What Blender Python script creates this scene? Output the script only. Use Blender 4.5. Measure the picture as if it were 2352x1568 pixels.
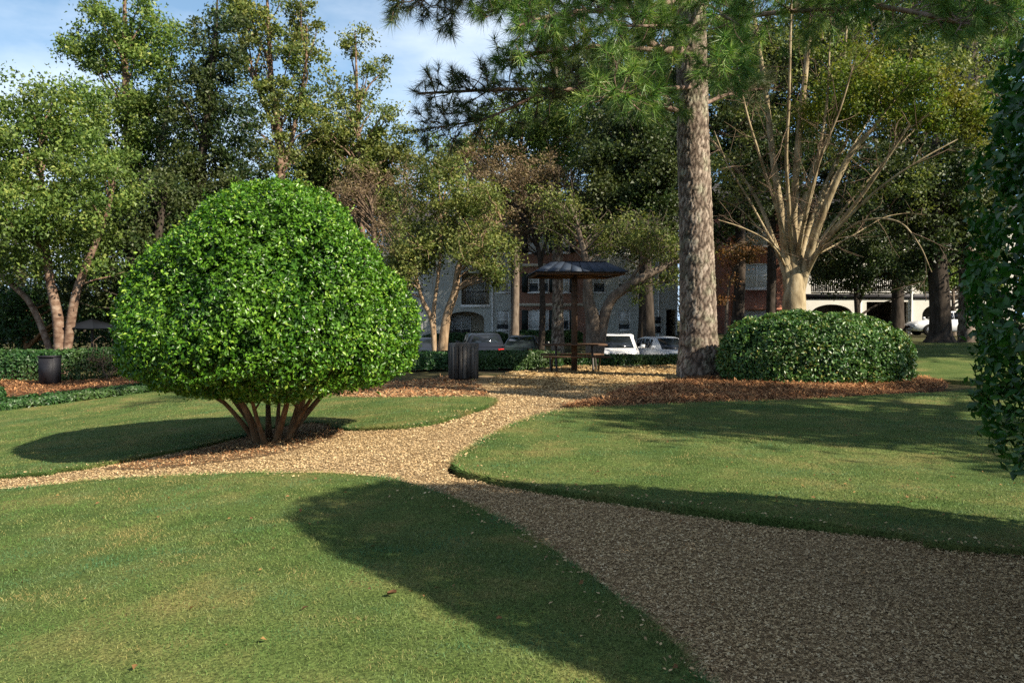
import bpy, math, random
import numpy as np
from mathutils import Vector
from mathutils.geometry import delaunay_2d_cdt

for o in list(bpy.data.objects):
    bpy.data.objects.remove(o)
scene = bpy.context.scene
C = scene.collection
rng = np.random.default_rng(11)
R = math.radians

# ------------------------------------------------------------------ camera
CAMH = 1.5
FPX, CX, CY, HOR = 1764.0, 1176.0, 784.0, 735.0      # reference picture measured at 2352 x 1568
PITCH = math.atan((CY - HOR) / FPX)
cam = bpy.data.cameras.new('camera')
cam.sensor_width = 36.0
cam.lens = 36.0 * FPX / 2352.0
cam.clip_start = 0.05
cam.clip_end = 3000
camo = bpy.data.objects.new('camera', cam)
C.objects.link(camo)
camo.location = (0, 0, CAMH)
camo.rotation_euler = (math.pi / 2 - PITCH, 0, 0)
scene.camera = camo

# ------------------------------------------------------------------ light
SUN_AZ = R(35)          # shadows fall to the left and this much away from the camera
SUN_EL = R(37)
to_sun = Vector((math.cos(SUN_AZ) * math.cos(SUN_EL), -math.sin(SUN_AZ) * math.cos(SUN_EL), math.sin(SUN_EL)))
sl = bpy.data.lights.new('sun', 'SUN')
sl.energy = 5.0
sl.angle = R(0.55)
sl.color = (1.0, 0.89, 0.72)
so = bpy.data.objects.new('sun', sl)
C.objects.link(so)
so.rotation_euler = (-to_sun).to_track_quat('-Z', 'Y').to_euler()
so.location = to_sun * 60

world = bpy.data.worlds.new('World')
scene.world = world
world.use_nodes = True
wn, wl = world.node_tree.nodes, world.node_tree.links
wn.clear()
wout = wn.new('ShaderNodeOutputWorld')
wbg = wn.new('ShaderNodeBackground')
wbg.inputs['Strength'].default_value = 0.05
sky = wn.new('ShaderNodeTexSky')
sky.sky_type = 'NISHITA'
sky.sun_disc = False
sky.sun_elevation = SUN_EL
sky.sun_rotation = math.atan2(to_sun.x, to_sun.y)
sky.air_density = 1.0
sky.dust_density = 1.0
sky.ozone_density = 1.5
tc = wn.new('ShaderNodeTexCoord')
mp = wn.new('ShaderNodeMapping')
mp.inputs['Scale'].default_value = (1.0, 1.0, 2.4)
mp.inputs['Location'].default_value = (0.35, 0.1, 0.2)
nz = wn.new('ShaderNodeTexNoise')
nz.inputs['Scale'].default_value = 1.9
nz.inputs['Detail'].default_value = 7
nz.inputs['Roughness'].default_value = 0.55
cr = wn.new('ShaderNodeValToRGB')
cr.color_ramp.elements[0].position = 0.46
cr.color_ramp.elements[1].position = 0.72
mx = wn.new('ShaderNodeMix')
mx.data_type = 'RGBA'
mx.inputs['B'].default_value = (12.5, 13.2, 14.0, 1)
mlt = wn.new('ShaderNodeMath')
mlt.operation = 'MULTIPLY'
mlt.inputs[1].default_value = 0.8
wl.new(tc.outputs['Generated'], mp.inputs['Vector'])
wl.new(mp.outputs['Vector'], nz.inputs['Vector'])
wl.new(nz.outputs['Fac'], cr.inputs['Fac'])
wl.new(cr.outputs['Color'], mlt.inputs[0])
wl.new(mlt.outputs[0], mx.inputs['Factor'])
# air brightening towards the horizon, the same all round
sx_ = wn.new('ShaderNodeSeparateXYZ')
wl.new(tc.outputs['Generated'], sx_.inputs[0])
inv = wn.new('ShaderNodeMath'); inv.operation = 'SUBTRACT'; inv.inputs[0].default_value = 1.0; inv.use_clamp = True
wl.new(sx_.outputs['Z'], inv.inputs[1])
pw = wn.new('ShaderNodeMath'); pw.operation = 'POWER'; pw.inputs[1].default_value = 3.0
wl.new(inv.outputs[0], pw.inputs[0])
ms_ = wn.new('ShaderNodeMath'); ms_.operation = 'MULTIPLY'; ms_.inputs[1].default_value = 2.2
wl.new(pw.outputs[0], ms_.inputs[0])
mn_ = wn.new('ShaderNodeMath'); mn_.operation = 'MINIMUM'; mn_.inputs[1].default_value = 0.9
wl.new(ms_.outputs[0], mn_.inputs[0])
veil = wn.new('ShaderNodeMix'); veil.data_type = 'RGBA'
veil.inputs['B'].default_value = (3.4, 6.0, 9.2, 1)
wl.new(mn_.outputs[0], veil.inputs['Factor'])
wl.new(sky.outputs['Color'], veil.inputs['A'])
wl.new(veil.outputs['Result'], mx.inputs['A'])
wl.new(mx.outputs['Result'], wbg.inputs['Color'])
wl.new(wbg.outputs[0], wout.inputs[0])

scene.view_settings.view_transform = 'Standard'
scene.view_settings.look = 'None'
scene.view_settings.gamma = 1.0
scene.view_settings.use_curve_mapping = False
scene.view_settings.exposure = 1.15
scene.render.engine = 'CYCLES'
scene.cycles.use_denoising = False
scene.cycles.denoiser = 'OPENIMAGEDENOISE'
scene.cycles.denoising_input_passes = 'RGB_ALBEDO_NORMAL'
scene.cycles.denoising_prefilter = 'ACCURATE'
scene.cycles.max_bounces = 6
scene.cycles.diffuse_bounces = 3
scene.cycles.glossy_bounces = 2
scene.cycles.transmission_bounces = 3
scene.cycles.caustics_reflective = False
scene.cycles.caustics_refractive = False
scene.cycles.sample_clamp_indirect = 4.0

# ------------------------------------------------------------------ maths helpers
cp, sp = math.cos(PITCH), math.sin(PITCH)


def sst(a, b, x):
    t = np.clip((np.asarray(x, float) - a) / (b - a), 0, 1)
    return t * t * (3 - 2 * t)


def gz(x, y):
    x = np.asarray(x, float); y = np.asarray(y, float)
    d = np.clip(-x - 1.2, 0, 14)
    left = -0.085 * d * d / (d + 0.8) * (1 - 0.55 * sst(13, 26, y))
    right = 0.65 * sst(5, 15, x) * sst(15, 32, y)
    drop = -0.6 * sst(26.2, 29, y) * (1 - 0.8 * sst(46, 55, y)) * sst(-16, -10, x) * (1 - sst(10, 15, x))
    und = 0.012 * np.sin(x * 1.3 + 0.7 * y) + 0.01 * np.sin(y * 1.7 - 0.5 * x)
    return left + right + drop + und


def ray(px, py):
    a, c = (px - CX) / FPX, (CY - py) / FPX
    return np.array([a, cp + c * sp, -sp + c * cp])


def G(px, py):
    """ground point seen at a pixel of the measured picture"""
    d = ray(px, py)
    z = 0.0
    for _ in range(40):
        t = (z - CAMH) / d[2]
        z = 0.5 * z + 0.5 * float(gz(d[0] * t, d[1] * t))
    return np.array([d[0] * t, d[1] * t])


def W(px, py, Y):
    """point at depth Y seen at a pixel"""
    d = ray(px, py)
    t = Y / d[1]
    return np.array([d[0] * t, Y, CAMH + d[2] * t])


def unit(v):
    v = np.asarray(v, float)
    return v / (np.linalg.norm(v, axis=-1, keepdims=True) + 1e-12)


def vnoise(p, seed=0):
    """cheap smooth pseudo noise, roughly -1..1"""
    r = np.random.default_rng(seed)
    out = np.zeros(len(p))
    for k in range(6):
        w = r.normal(size=3) * (1 + 0.55 * k)
        out += np.sin(p @ w + r.uniform(0, 6.28)) / (1 + 0.35 * k)
    return out / 2.6


def catmull(pts, n, closed=False):
    pts = [np.asarray(p, float) for p in pts]
    m = len(pts)
    out = []
    rngi = range(m) if closed else range(m - 1)
    for i in rngi:
        if closed:
            p0, p1, p2, p3 = pts[i - 1], pts[i], pts[(i + 1) % m], pts[(i + 2) % m]
        else:
            p1, p2 = pts[i], pts[i + 1]
            p0 = pts[i - 1] if i > 0 else 2 * p1 - p2
            p3 = pts[i + 2] if i + 2 < m else 2 * p2 - p1
        for k in range(n):
            t = k / n
            out.append(0.5 * (2 * p1 + (p2 - p0) * t + (2 * p0 - 5 * p1 + 4 * p2 - p3) * t * t + (3 * p1 - p0 - 3 * p2 + p3) * t ** 3))
    if not closed:
        out.append(pts[-1])
    return np.array(out)


# ------------------------------------------------------------------ object helpers
def tag(o, label=None, cat=None, group=None, kind=None):
    if label: o['label'] = label
    if cat: o['category'] = cat
    if group: o['group'] = group
    if kind: o['kind'] = kind
    return o


def thing(name, label, cat, loc=(0, 0, 0), rotz=0.0, group=None):
    o = bpy.data.objects.new(name, None)
    o.empty_display_size = 0.2
    C.objects.link(o)
    o.location = tuple(float(v) for v in loc)
    o.rotation_euler = (0, 0, rotz)
    return tag(o, label, cat, group)


class MB:
    """collects vertices and faces; build() makes one mesh object"""
    def __init__(s):
        s.V, s.F3, s.F4, s.A, s.n = [], [], [], [], 0

    def add(s, V, F, var=None):
        V = np.asarray(V, float)
        F = np.asarray(F, int)
        (s.F3 if F.shape[1] == 3 else s.F4).append(F + s.n)
        s.V.append(V)
        s.A.append(np.zeros(len(V)) if var is None else np.asarray(var, float))
        s.n += len(V)
        return s

    def box(s, x0, x1, y0, y1, z0, z1):
        V = [(x0, y0, z0), (x1, y0, z0), (x1, y1, z0), (x0, y1, z0), (x0, y0, z1), (x1, y0, z1), (x1, y1, z1), (x0, y1, z1)]
        F = [(0, 3, 2, 1), (4, 5, 6, 7), (0, 1, 5, 4), (1, 2, 6, 5), (2, 3, 7, 6), (3, 0, 4, 7)]
        return s.add(V, F)

    def tube(s, pts, rad, n=8, cap=True):
        pts = np.asarray(pts, float)
        m = len(pts)
        rad = np.broadcast_to(np.asarray(rad, float), (m,)) if np.ndim(rad) == 0 or len(np.atleast_1d(rad)) == m else np.interp(np.linspace(0, 1, m), np.linspace(0, 1, len(rad)), rad)
        T = unit(np.gradient(pts, axis=0))
        ref = np.array([0.0, 0, 1]) if abs(T[0][2]) < 0.9 else np.array([1.0, 0, 0])
        U = np.zeros_like(T)
        u = unit(np.cross(T[0], ref))
        for i in range(m):
            u = unit(u - T[i] * (u @ T[i]))
            U[i] = u
        Vv = np.cross(T, U)
        a = np.linspace(0, 2 * np.pi, n, endpoint=False)
        P = pts[:, None, :] + rad[:, None, None] * (np.cos(a)[None, :, None] * U[:, None, :] + np.sin(a)[None, :, None] * Vv[:, None, :])
        i = np.arange(m - 1)[:, None] * n
        j = np.arange(n)[None, :]
        F = np.stack([i + j, i + (j + 1) % n, i + n + (j + 1) % n, i + n + j], -1).reshape(-1, 4)
        s.add(P.reshape(-1, 3), F)
        if cap:
            for row in (0, m - 1):
                c = pts[row]
                V = np.vstack([P[row], c])
                F = np.array([(k, (k + 1) % n, n) for k in range(n)])
                if row == 0: F = F[:, ::-1]
                s.add(V, F)
        return s

    def lathe(s, prof, n=24, center=(0, 0, 0), axis='z'):
        prof = np.asarray(prof, float)
        a = np.linspace(0, 2 * np.pi, n, endpoint=False)
        P = np.zeros((len(prof), n, 3))
        P[..., 0] = prof[:, 0:1] * np.cos(a)
        P[..., 1] = prof[:, 0:1] * np.sin(a)
        P[..., 2] = prof[:, 1:2]
        if axis == 'y': P = P[..., [0, 2, 1]]
        P = P + np.asarray(center, float)
        m = len(prof)
        i = np.arange(m - 1)[:, None] * n
        j = np.arange(n)[None, :]
        F = np.stack([i + j, i + (j + 1) % n, i + n + (j + 1) % n, i + n + j], -1).reshape(-1, 4)
        return s.add(P.reshape(-1, 3), F)

    def quad(s, a, b, c, d):
        return s.add([a, b, c, d], [(0, 1, 2, 3)])

    def build(s, name, mat, parent=None, smooth=False, off=None):
        V = np.concatenate(s.V) if s.V else np.zeros((0, 3))
        A = np.concatenate(s.A) if s.A else np.zeros(0)
        if parent is not None and off is None:
            off = parent.get('_o')
        if off is not None:
            V = V - np.asarray(off, float)
        F3 = np.concatenate(s.F3) if s.F3 else np.zeros((0, 3), int)
        F4 = np.concatenate(s.F4) if s.F4 else np.zeros((0, 4), int)
        me = bpy.data.meshes.new(name)
        me.vertices.add(len(V))
        me.vertices.foreach_set('co', V.astype(np.float32).ravel())
        nl = F3.size + F4.size
        me.loops.add(nl)
        me.loops.foreach_set('vertex_index', np.concatenate([F3.ravel(), F4.ravel()]).astype(np.int32))
        me.polygons.add(len(F3) + len(F4))
        ls = np.concatenate([np.arange(len(F3)) * 3, F3.size + np.arange(len(F4)) * 4]).astype(np.int32)
        me.polygons.foreach_set('loop_start', ls)
        if smooth:
            me.polygons.foreach_set('use_smooth', np.ones(len(ls), bool))
        if A.any():
            at = me.attributes.new('var', 'FLOAT', 'POINT')
            at.data.foreach_set('value', A.astype(np.float32))
        me.update(calc_edges=True)
        me.materials.append(mat)
        o = bpy.data.objects.new(name, me)
        C.objects.link(o)
        if parent is not None:
            o.parent = parent
        return o


def base(t, loc):
    """remember where a thing stands, so its parts can be given in world coordinates"""
    t['_o'] = [float(v) for v in loc]
    return t


# ------------------------------------------------------------------ materials
def newmat(name):
    m = bpy.data.materials.new(name)
    m.use_nodes = True
    n = m.node_tree.nodes
    n.clear()
    out = n.new('ShaderNodeOutputMaterial')
    return m, n, m.node_tree.links, out


def principled(n, l, out, rough=0.7, spec=0.3, metal=0.0):
    b = n.new('ShaderNodeBsdfPrincipled')
    b.inputs['Roughness'].default_value = rough
    b.inputs['Specular IOR Level'].default_value = spec
    b.inputs['Metallic'].default_value = metal
    if out is not None:
        l.new(b.outputs[0], out.inputs[0])
    return b


def ramp(n, cols, pos=None):
    r = n.new('ShaderNodeValToRGB')
    e = r.color_ramp.elements
    k = len(cols)
    pos = pos or [i / (k - 1) for i in range(k)]
    e[0].position = pos[0]; e[0].color = (*cols[0], 1)
    e[1].position = pos[-1]; e[1].color = (*cols[-1], 1)
    for c, p in zip(cols[1:-1], pos[1:-1]):
        q = e.new(p); q.color = (*c, 1)
    return r


def noise(n, l, scale, detail=4, rough=0.55, coord='Object', vscale=None, dist=0.0):
    t = n.new('ShaderNodeTexCoord')
    src = t.outputs[coord]
    if vscale:
        m = n.new('ShaderNodeMapping')
        m.inputs['Scale'].default_value = vscale
        l.new(src, m.inputs['Vector'])
        src = m.outputs['Vector']
    z = n.new('ShaderNodeTexNoise')
    z.inputs['Scale'].default_value = scale
    z.inputs['Detail'].default_value = detail
    z.inputs['Roughness'].default_value = rough
    z.inputs['Distortion'].default_value = dist
    l.new(src, z.inputs['Vector'])
    return z


def mixc(n, l, fac, a, b, mode='MIX'):
    m = n.new('ShaderNodeMix')
    m.data_type = 'RGBA'
    m.blend_type = mode
    for s, v in (('Factor', fac), ('A', a), ('B', b)):
        if isinstance(v, (int, float)): m.inputs[s].default_value = v
        elif isinstance(v, tuple): m.inputs[s].default_value = (*v, 1)
        else: l.new(v, m.inputs[s])
    return m.outputs['Result']


def surf(name, cols, scale=3.0, rough=0.8, spec=0.25, bump=0.2, bscale=None, vscale=None, metal=0.0, detail=5, pos=None):
    m, n, l, out = newmat(name)
    b = principled(n, l, out, rough, spec, metal)
    z = noise(n, l, scale, detail, vscale=vscale)
    r = ramp(n, cols, pos or [0.3 + 0.4 * i / (len(cols) - 1) for i in range(len(cols))])
    l.new(z.outputs['Fac'], r.inputs['Fac'])
    l.new(r.outputs['Color'], b.inputs['Base Color'])
    if bump:
        z2 = noise(n, l, bscale or scale * 4, 5, vscale=vscale)
        bp = n.new('ShaderNodeBump')
        bp.inputs['Strength'].default_value = bump
        bp.inputs['Distance'].default_value = 0.02
        l.new(z2.outputs['Fac'], bp.inputs['Height'])
        l.new(bp.outputs[0], b.inputs['Normal'])
    return m


def leafmat(name, cols, rough=0.5, spec=0.35, trans=0.3, patch=0.35, pscale=0.8, patchcol=None, tint=(1.2, 1.25, 0.6)):
    """leaf colour by a per-leaf value, drifting slowly through the crown"""
    m, n, l, out = newmat(name)
    b = principled(n, l, None, rough, spec)
    a = n.new('ShaderNodeAttribute')
    a.attribute_name = 'var'
    r = ramp(n, cols)
    l.new(a.outputs['Fac'], r.inputs['Fac'])
    col = r.outputs['Color']
    z = noise(n, l, pscale, 3)
    rr = ramp(n, [(0, 0, 0), (1, 1, 1)], [0.42, 0.62])
    l.new(z.outputs['Fac'], rr.inputs['Fac'])
    ml = n.new('ShaderNodeMath'); ml.operation = 'MULTIPLY'
    l.new(rr.outputs['Color'], ml.inputs[0]); ml.inputs[1].default_value = patch
    pc = patchcol or tuple(0.55 * c0 + 0.45 * c1 for c0, c1 in zip(cols[-1], (0.16, 0.13, 0.03)))
    col = mixc(n, l, ml.outputs[0], col, pc)
    l.new(col, b.inputs['Base Color'])
    t = n.new('ShaderNodeBsdfTranslucent')
    l.new(mixc(n, l, 1.0, col, tint, 'MULTIPLY'), t.inputs['Color'])
    ms = n.new('ShaderNodeMixShader')
    ms.inputs[0].default_value = trans
    l.new(b.outputs[0], ms.inputs[1])
    l.new(t.outputs[0], ms.inputs[2])
    l.new(ms.outputs[0], out.inputs[0])
    return m


def flat(name, col, rough=0.5, spec=0.5, metal=0.0, var=0.12, scale=6.0):
    lo = tuple(c * (1 - var) for c in col)
    hi = tuple(min(1, c * (1 + var)) for c in col)
    return surf(name, [lo, hi], scale, rough, spec, 0, metal=metal)


def glassmat(name, col=(0.02, 0.025, 0.03)):
    m, n, l, out = newmat(name)
    b = principled(n, l, out, 0.06, 0.8)
    z = noise(n, l, 1.2, 2)
    r = ramp(n, [tuple(c * 0.6 for c in col), tuple(c * 1.5 for c in col)], [0.35, 0.65])
    l.new(z.outputs['Fac'], r.inputs['Fac'])
    l.new(r.outputs['Color'], b.inputs['Base Color'])
    return m


M = {}
M['soil'] = surf('leaf litter soil', [(0.035, 0.03, 0.018), (0.06, 0.055, 0.025), (0.075, 0.085, 0.03)], 0.35, 0.95, 0.1, 0.5, 14)
M['asphalt'] = surf('asphalt', [(0.04, 0.04, 0.042), (0.065, 0.063, 0.06)], 1.2, 0.9, 0.2, 0.3, 60)
M['kerb'] = surf('concrete', [(0.32, 0.31, 0.28), (0.42, 0.4, 0.37)], 2.5, 0.85, 0.2, 0.2, 30)


def lawnmat():
    m, n, l, out = newmat('lawn thatch')
    b = principled(n, l, out, 0.95, 0.1)
    z = noise(n, l, 0.9, 5, 0.6)
    r = ramp(n, [(0.06, 0.10, 0.026), (0.10, 0.14, 0.042), (0.20, 0.18, 0.07)], [0.35, 0.52, 0.7])
    l.new(z.outputs['Fac'], r.inputs['Fac'])
    z2 = noise(n, l, 55, 3, 0.6)
    r2 = ramp(n, [(0.3, 0.32, 0.28), (1.2, 1.18, 1.1)], [0.32, 0.66])
    l.new(z2.outputs['Fac'], r2.inputs['Fac'])
    l.new(mixc(n, l, 1.0, r.outputs['Color'], r2.outputs['Color'], 'MULTIPLY'), b.inputs['Base Color'])
    bp = n.new('ShaderNodeBump'); bp.inputs['Strength'].default_value = 0.6; bp.inputs['Distance'].default_value = 0.02
    l.new(z2.outputs['Fac'], bp.inputs['Height']); l.new(bp.outputs[0], b.inputs['Normal'])
    return m


def grassmat():
    m, n, l, out = newmat('grass blades')
    b = principled(n, l, None, 0.6, 0.25)
    a = n.new('ShaderNodeAttribute'); a.attribute_name = 'var'
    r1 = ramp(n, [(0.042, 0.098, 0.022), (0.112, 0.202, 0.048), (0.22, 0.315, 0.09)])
    r2 = ramp(n, [(0.13, 0.12, 0.04), (0.31, 0.265, 0.095), (0.50, 0.41, 0.18)])
    r3 = ramp(n, [(0.032, 0.092, 0.036), (0.08, 0.19, 0.075), (0.15, 0.28, 0.115)])
    for r in (r1, r2, r3): l.new(a.outputs['Fac'], r.inputs['Fac'])
    z = noise(n, l, 1.5, 7, 0.72)
    f = ramp(n, [(0, 0, 0), (0.4, 0.4, 0.4), (1, 1, 1)], [0.43, 0.53, 0.61])
    l.new(z.outputs['Fac'], f.inputs['Fac'])
    z3 = noise(n, l, 0.9, 5, 0.6, vscale=(1.0, 1.5, 1.0))
    f3 = ramp(n, [(0, 0, 0), (1, 1, 1)], [0.46, 0.58])
    l.new(z3.outputs['Fac'], f3.inputs['Fac'])
    col = mixc(n, l, f3.outputs['Color'], r1.outputs['Color'], r3.outputs['Color'])
    col = mixc(n, l, f.outputs['Color'], col, r2.outputs['Color'])
    l.new(col, b.inputs['Base Color'])
    t = n.new('ShaderNodeBsdfTranslucent')
    l.new(col, t.inputs['Color'])
    ms = n.new('ShaderNodeMixShader'); ms.inputs[0].default_value = 0.25
    l.new(b.outputs[0], ms.inputs[1]); l.new(t.outputs[0], ms.inputs[2]); l.new(ms.outputs[0], out.inputs[0])
    return m


M['lawn'] = lawnmat()
M['grass'] = grassmat()
M['path'] = surf('fine wood chip bed', [(0.1092, 0.0757, 0.0414), (0.2622, 0.1838, 0.0986), (0.3933, 0.2837, 0.1478)], 38, 0.95, 0.1, 0.7, 90, pos=[0.3, 0.5, 0.68])
M['goldpath'] = surf('golden wood chip bed', [(0.1400, 0.0918, 0.0455), (0.3000, 0.2040, 0.0975), (0.4200, 0.2958, 0.1430)], 30, 0.95, 0.1, 0.7, 80, pos=[0.3, 0.5, 0.68])
M['mulch'] = surf('brown mulch bed', [(0.0245, 0.0173, 0.0134), (0.0816, 0.0480, 0.0292), (0.1632, 0.0912, 0.0504)], 16, 0.95, 0.1, 0.8, 60, pos=[0.32, 0.5, 0.7])
M['beddirt'] = surf('brown chip and needle bed', [(0.05, 0.033, 0.02), (0.14, 0.092, 0.05), (0.27, 0.185, 0.10)], 26, 0.95, 0.1, 0.7, 80, pos=[0.32, 0.5, 0.7])
M['chip'] = leafmat('wood chips', [(0.1378, 0.0843, 0.0424), (0.3902, 0.2699, 0.1379), (0.5279, 0.3822, 0.2015), (0.6658, 0.5285, 0.3183)], 0.85, 0.15, 0.0, 0.3, 0.7, (0.32, 0.23, 0.14))
M['chipgold'] = leafmat('golden wood chips', [(0.1400, 0.0876, 0.0455), (0.3600, 0.2472, 0.1105), (0.5000, 0.3502, 0.1560), (0.6000, 0.4532, 0.2600)], 0.85, 0.15, 0.0, 0.4, 0.9, (0.30, 0.19, 0.08))
M['straw'] = leafmat('pine straw', [(0.0869, 0.0447, 0.0249), (0.2465, 0.1118, 0.0481), (0.4344, 0.2010, 0.0824), (0.6085, 0.3571, 0.1647)], 0.8, 0.2, 0.0, 0.3, 1.5, (0.12, 0.055, 0.03))
M['dead'] = leafmat('fallen leaves', [(0.07, 0.035, 0.02), (0.16, 0.08, 0.035), (0.20, 0.11, 0.045), (0.26, 0.16, 0.06)], 0.75, 0.2, 0.1, 0.2)
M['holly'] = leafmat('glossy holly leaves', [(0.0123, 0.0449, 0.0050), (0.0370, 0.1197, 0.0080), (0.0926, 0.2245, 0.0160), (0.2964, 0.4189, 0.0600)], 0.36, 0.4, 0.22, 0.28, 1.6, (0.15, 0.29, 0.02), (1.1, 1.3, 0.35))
M['hollyshade'] = leafmat('shade-darkened holly leaves', [(0.0100, 0.0400, 0.0062), (0.0200, 0.0800, 0.0114), (0.0350, 0.1200, 0.0156), (0.0800, 0.1680, 0.0156)], 0.35, 0.45, 0.25, 0.3, 1.2, (0.05, 0.16, 0.03), (0.9, 1.3, 0.4))  # darker copy of the holly leaves, shade put into the colour
M['hedge'] = leafmat('clipped hedge leaves', [(0.0270, 0.0709, 0.0198), (0.0562, 0.1418, 0.0330), (0.1125, 0.2228, 0.0462), (0.3600, 0.3038, 0.0825)], 0.38, 0.5, 0.2, 0.35, 1.3, (0.055, 0.10, 0.025), (1.1, 1.2, 0.5))
M['lowhedge'] = leafmat('low hedge leaves', [(0.0133, 0.0442, 0.0133), (0.0265, 0.0829, 0.0199), (0.0442, 0.1105, 0.0243)], 0.45, 0.4, 0.2, 0.3)
M['birch'] = leafmat('birch leaves', [(0.0404, 0.0825, 0.0167), (0.0889, 0.1611, 0.0301), (0.1616, 0.2458, 0.0502), (0.3231, 0.3635, 0.0920)], 0.5, 0.3, 0.33, 0.25, 0.45, (0.14, 0.14, 0.04))
M['birch2'] = leafmat('yellowing birch leaves', [(0.0432, 0.0785, 0.0192), (0.1008, 0.1517, 0.0352), (0.1872, 0.2321, 0.0560), (0.3168, 0.3034, 0.0960)], 0.5, 0.3, 0.33, 0.3, 0.5, (0.16, 0.12, 0.045))
M['oak'] = leafmat('shade-darkened broad leaves', [(0.0100, 0.0247, 0.0090), (0.0219, 0.0468, 0.0135), (0.0399, 0.0714, 0.0180), (0.0847, 0.1047, 0.0337)], 0.5, 0.3, 0.25, 0.3, 0.4)  # low leaf colour stands in for shade from the canopy overhead
M['maple'] = leafmat('olive maple leaves', [(0.0545, 0.0901, 0.0197), (0.1090, 0.1586, 0.0353), (0.1771, 0.2072, 0.0563), (0.2725, 0.2794, 0.0845)], 0.55, 0.25, 0.3, 0.3, 0.6, (0.13, 0.10, 0.04))
M['russet'] = leafmat('russet thinning leaves', [(0.0691, 0.0569, 0.0343), (0.1381, 0.1056, 0.0601), (0.2072, 0.1625, 0.0858), (0.2624, 0.2275, 0.1201)], 0.6, 0.2, 0.25, 0.3, 0.6, (0.14, 0.06, 0.04))
M['golden'] = leafmat('golden green leaves', [(0.0260, 0.0676, 0.0111), (0.0782, 0.1502, 0.0222), (0.1476, 0.2102, 0.0333), (0.2430, 0.2402, 0.0501)], 0.55, 0.25, 0.35, 0.4, 0.55, (0.22, 0.145, 0.03))
M['redleaf'] = leafmat('reddening leaves', [(0.0375, 0.0450, 0.0135), (0.1050, 0.0810, 0.0225), (0.2250, 0.1080, 0.0360), (0.3000, 0.1530, 0.0630)], 0.55, 0.25, 0.3, 0.4, 0.8, (0.30, 0.09, 0.04))
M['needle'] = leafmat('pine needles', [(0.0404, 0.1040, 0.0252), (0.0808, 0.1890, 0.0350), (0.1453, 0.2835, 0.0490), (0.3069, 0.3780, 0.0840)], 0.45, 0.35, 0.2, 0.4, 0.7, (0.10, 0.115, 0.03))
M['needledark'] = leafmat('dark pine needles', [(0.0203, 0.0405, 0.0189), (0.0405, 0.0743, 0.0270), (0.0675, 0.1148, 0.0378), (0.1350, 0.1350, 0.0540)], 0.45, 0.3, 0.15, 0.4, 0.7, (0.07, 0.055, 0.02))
M['wood_seed'] = leafmat('far mixed leaves', [(0.0188, 0.0338, 0.0110), (0.0422, 0.0677, 0.0199), (0.0751, 0.1071, 0.0331), (0.1221, 0.1352, 0.0497)], 0.6, 0.2, 0.25, 0.4, 0.12, (0.10, 0.075, 0.03))


def barkmat(name, cols, vs, scale, bump=0.6, pos=None):
    return surf(name, cols, scale, 0.9, 0.15, bump, scale * 2.2, vscale=vs, pos=pos)


def pinebark():
    m, n, l, out = newmat('pine bark plates')
    b = principled(n, l, out, 0.92, 0.12)
    a = n.new('ShaderNodeAttribute'); a.attribute_name = 'var'
    r = ramp(n, [(0.03, 0.023, 0.018), (0.11, 0.085, 0.068), (0.235, 0.195, 0.16), (0.36, 0.31, 0.265)], [0, 0.3, 0.65, 1])
    l.new(a.outputs['Fac'], r.inputs['Fac'])
    z = noise(n, l, 2.2, 5, 0.6)
    f = ramp(n, [(0, 0, 0), (1, 1, 1)], [0.5, 0.64])
    l.new(z.outputs['Fac'], f.inputs['Fac'])
    ml = n.new('ShaderNodeMath'); ml.operation = 'MULTIPLY'; ml.inputs[1].default_value = 0.55
    l.new(f.outputs['Color'], ml.inputs[0])
    lich = mixc(n, l, 1.0, r.outputs['Color'], (0.95, 1.25, 1.05), 'MULTIPLY')
    col = mixc(n, l, ml.outputs[0], r.outputs['Color'], lich)
    z2 = noise(n, l, 30, 4, 0.6)
    f2 = ramp(n, [(0.65, 0.65, 0.65), (1.25, 1.2, 1.15)], [0.3, 0.7])
    l.new(z2.outputs['Fac'], f2.inputs['Fac'])
    col = mixc(n, l, 1.0, col, f2.outputs['Color'], 'MULTIPLY')
    l.new(col, b.inputs['Base Color'])
    bp = n.new('ShaderNodeBump'); bp.inputs['Strength'].default_value = 0.5; bp.inputs['Distance'].default_value = 0.02
    l.new(z2.outputs['Fac'], bp.inputs['Height']); l.new(bp.outputs[0], b.inputs['Normal'])
    return m


M['pinebark'] = pinebark()
M['pinelimb'] = barkmat('pine limb bark', [(0.09, 0.06, 0.045), (0.19, 0.13, 0.10), (0.28, 0.21, 0.17)], (1, 1, 0.4), 9)
M['smoothbark'] = barkmat('smooth pale bark', [(0.13, 0.095, 0.055), (0.27, 0.215, 0.13), (0.40, 0.335, 0.22)], (1, 1, 0.35), 7, 0.6)
M['birchbark'] = barkmat('peeling birch bark', [(0.0720, 0.0390, 0.0266), (0.1680, 0.1092, 0.0760), (0.2880, 0.2184, 0.1672)], (1, 1, 1.6), 4, 0.8)
M['darkbark'] = barkmat('dark ridged bark', [(0.018, 0.014, 0.011), (0.045, 0.036, 0.028), (0.07, 0.055, 0.045)], (1, 1, 0.25), 8, 0.8)
M['greybark'] = barkmat('grey brown bark', [(0.07, 0.055, 0.042), (0.14, 0.11, 0.085), (0.20, 0.165, 0.13)], (1, 1, 0.3), 8, 0.6)
M['tanbark'] = barkmat('tan bark', [(0.15, 0.10, 0.06), (0.26, 0.18, 0.11), (0.36, 0.27, 0.18)], (1, 1, 0.4), 7, 0.5)
M['hollybark'] = barkmat('brown holly stem bark', [(0.0743, 0.0416, 0.0200), (0.1620, 0.0910, 0.0438), (0.2700, 0.1625, 0.0813)], (1, 1, 0.35), 10, 0.6)
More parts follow.
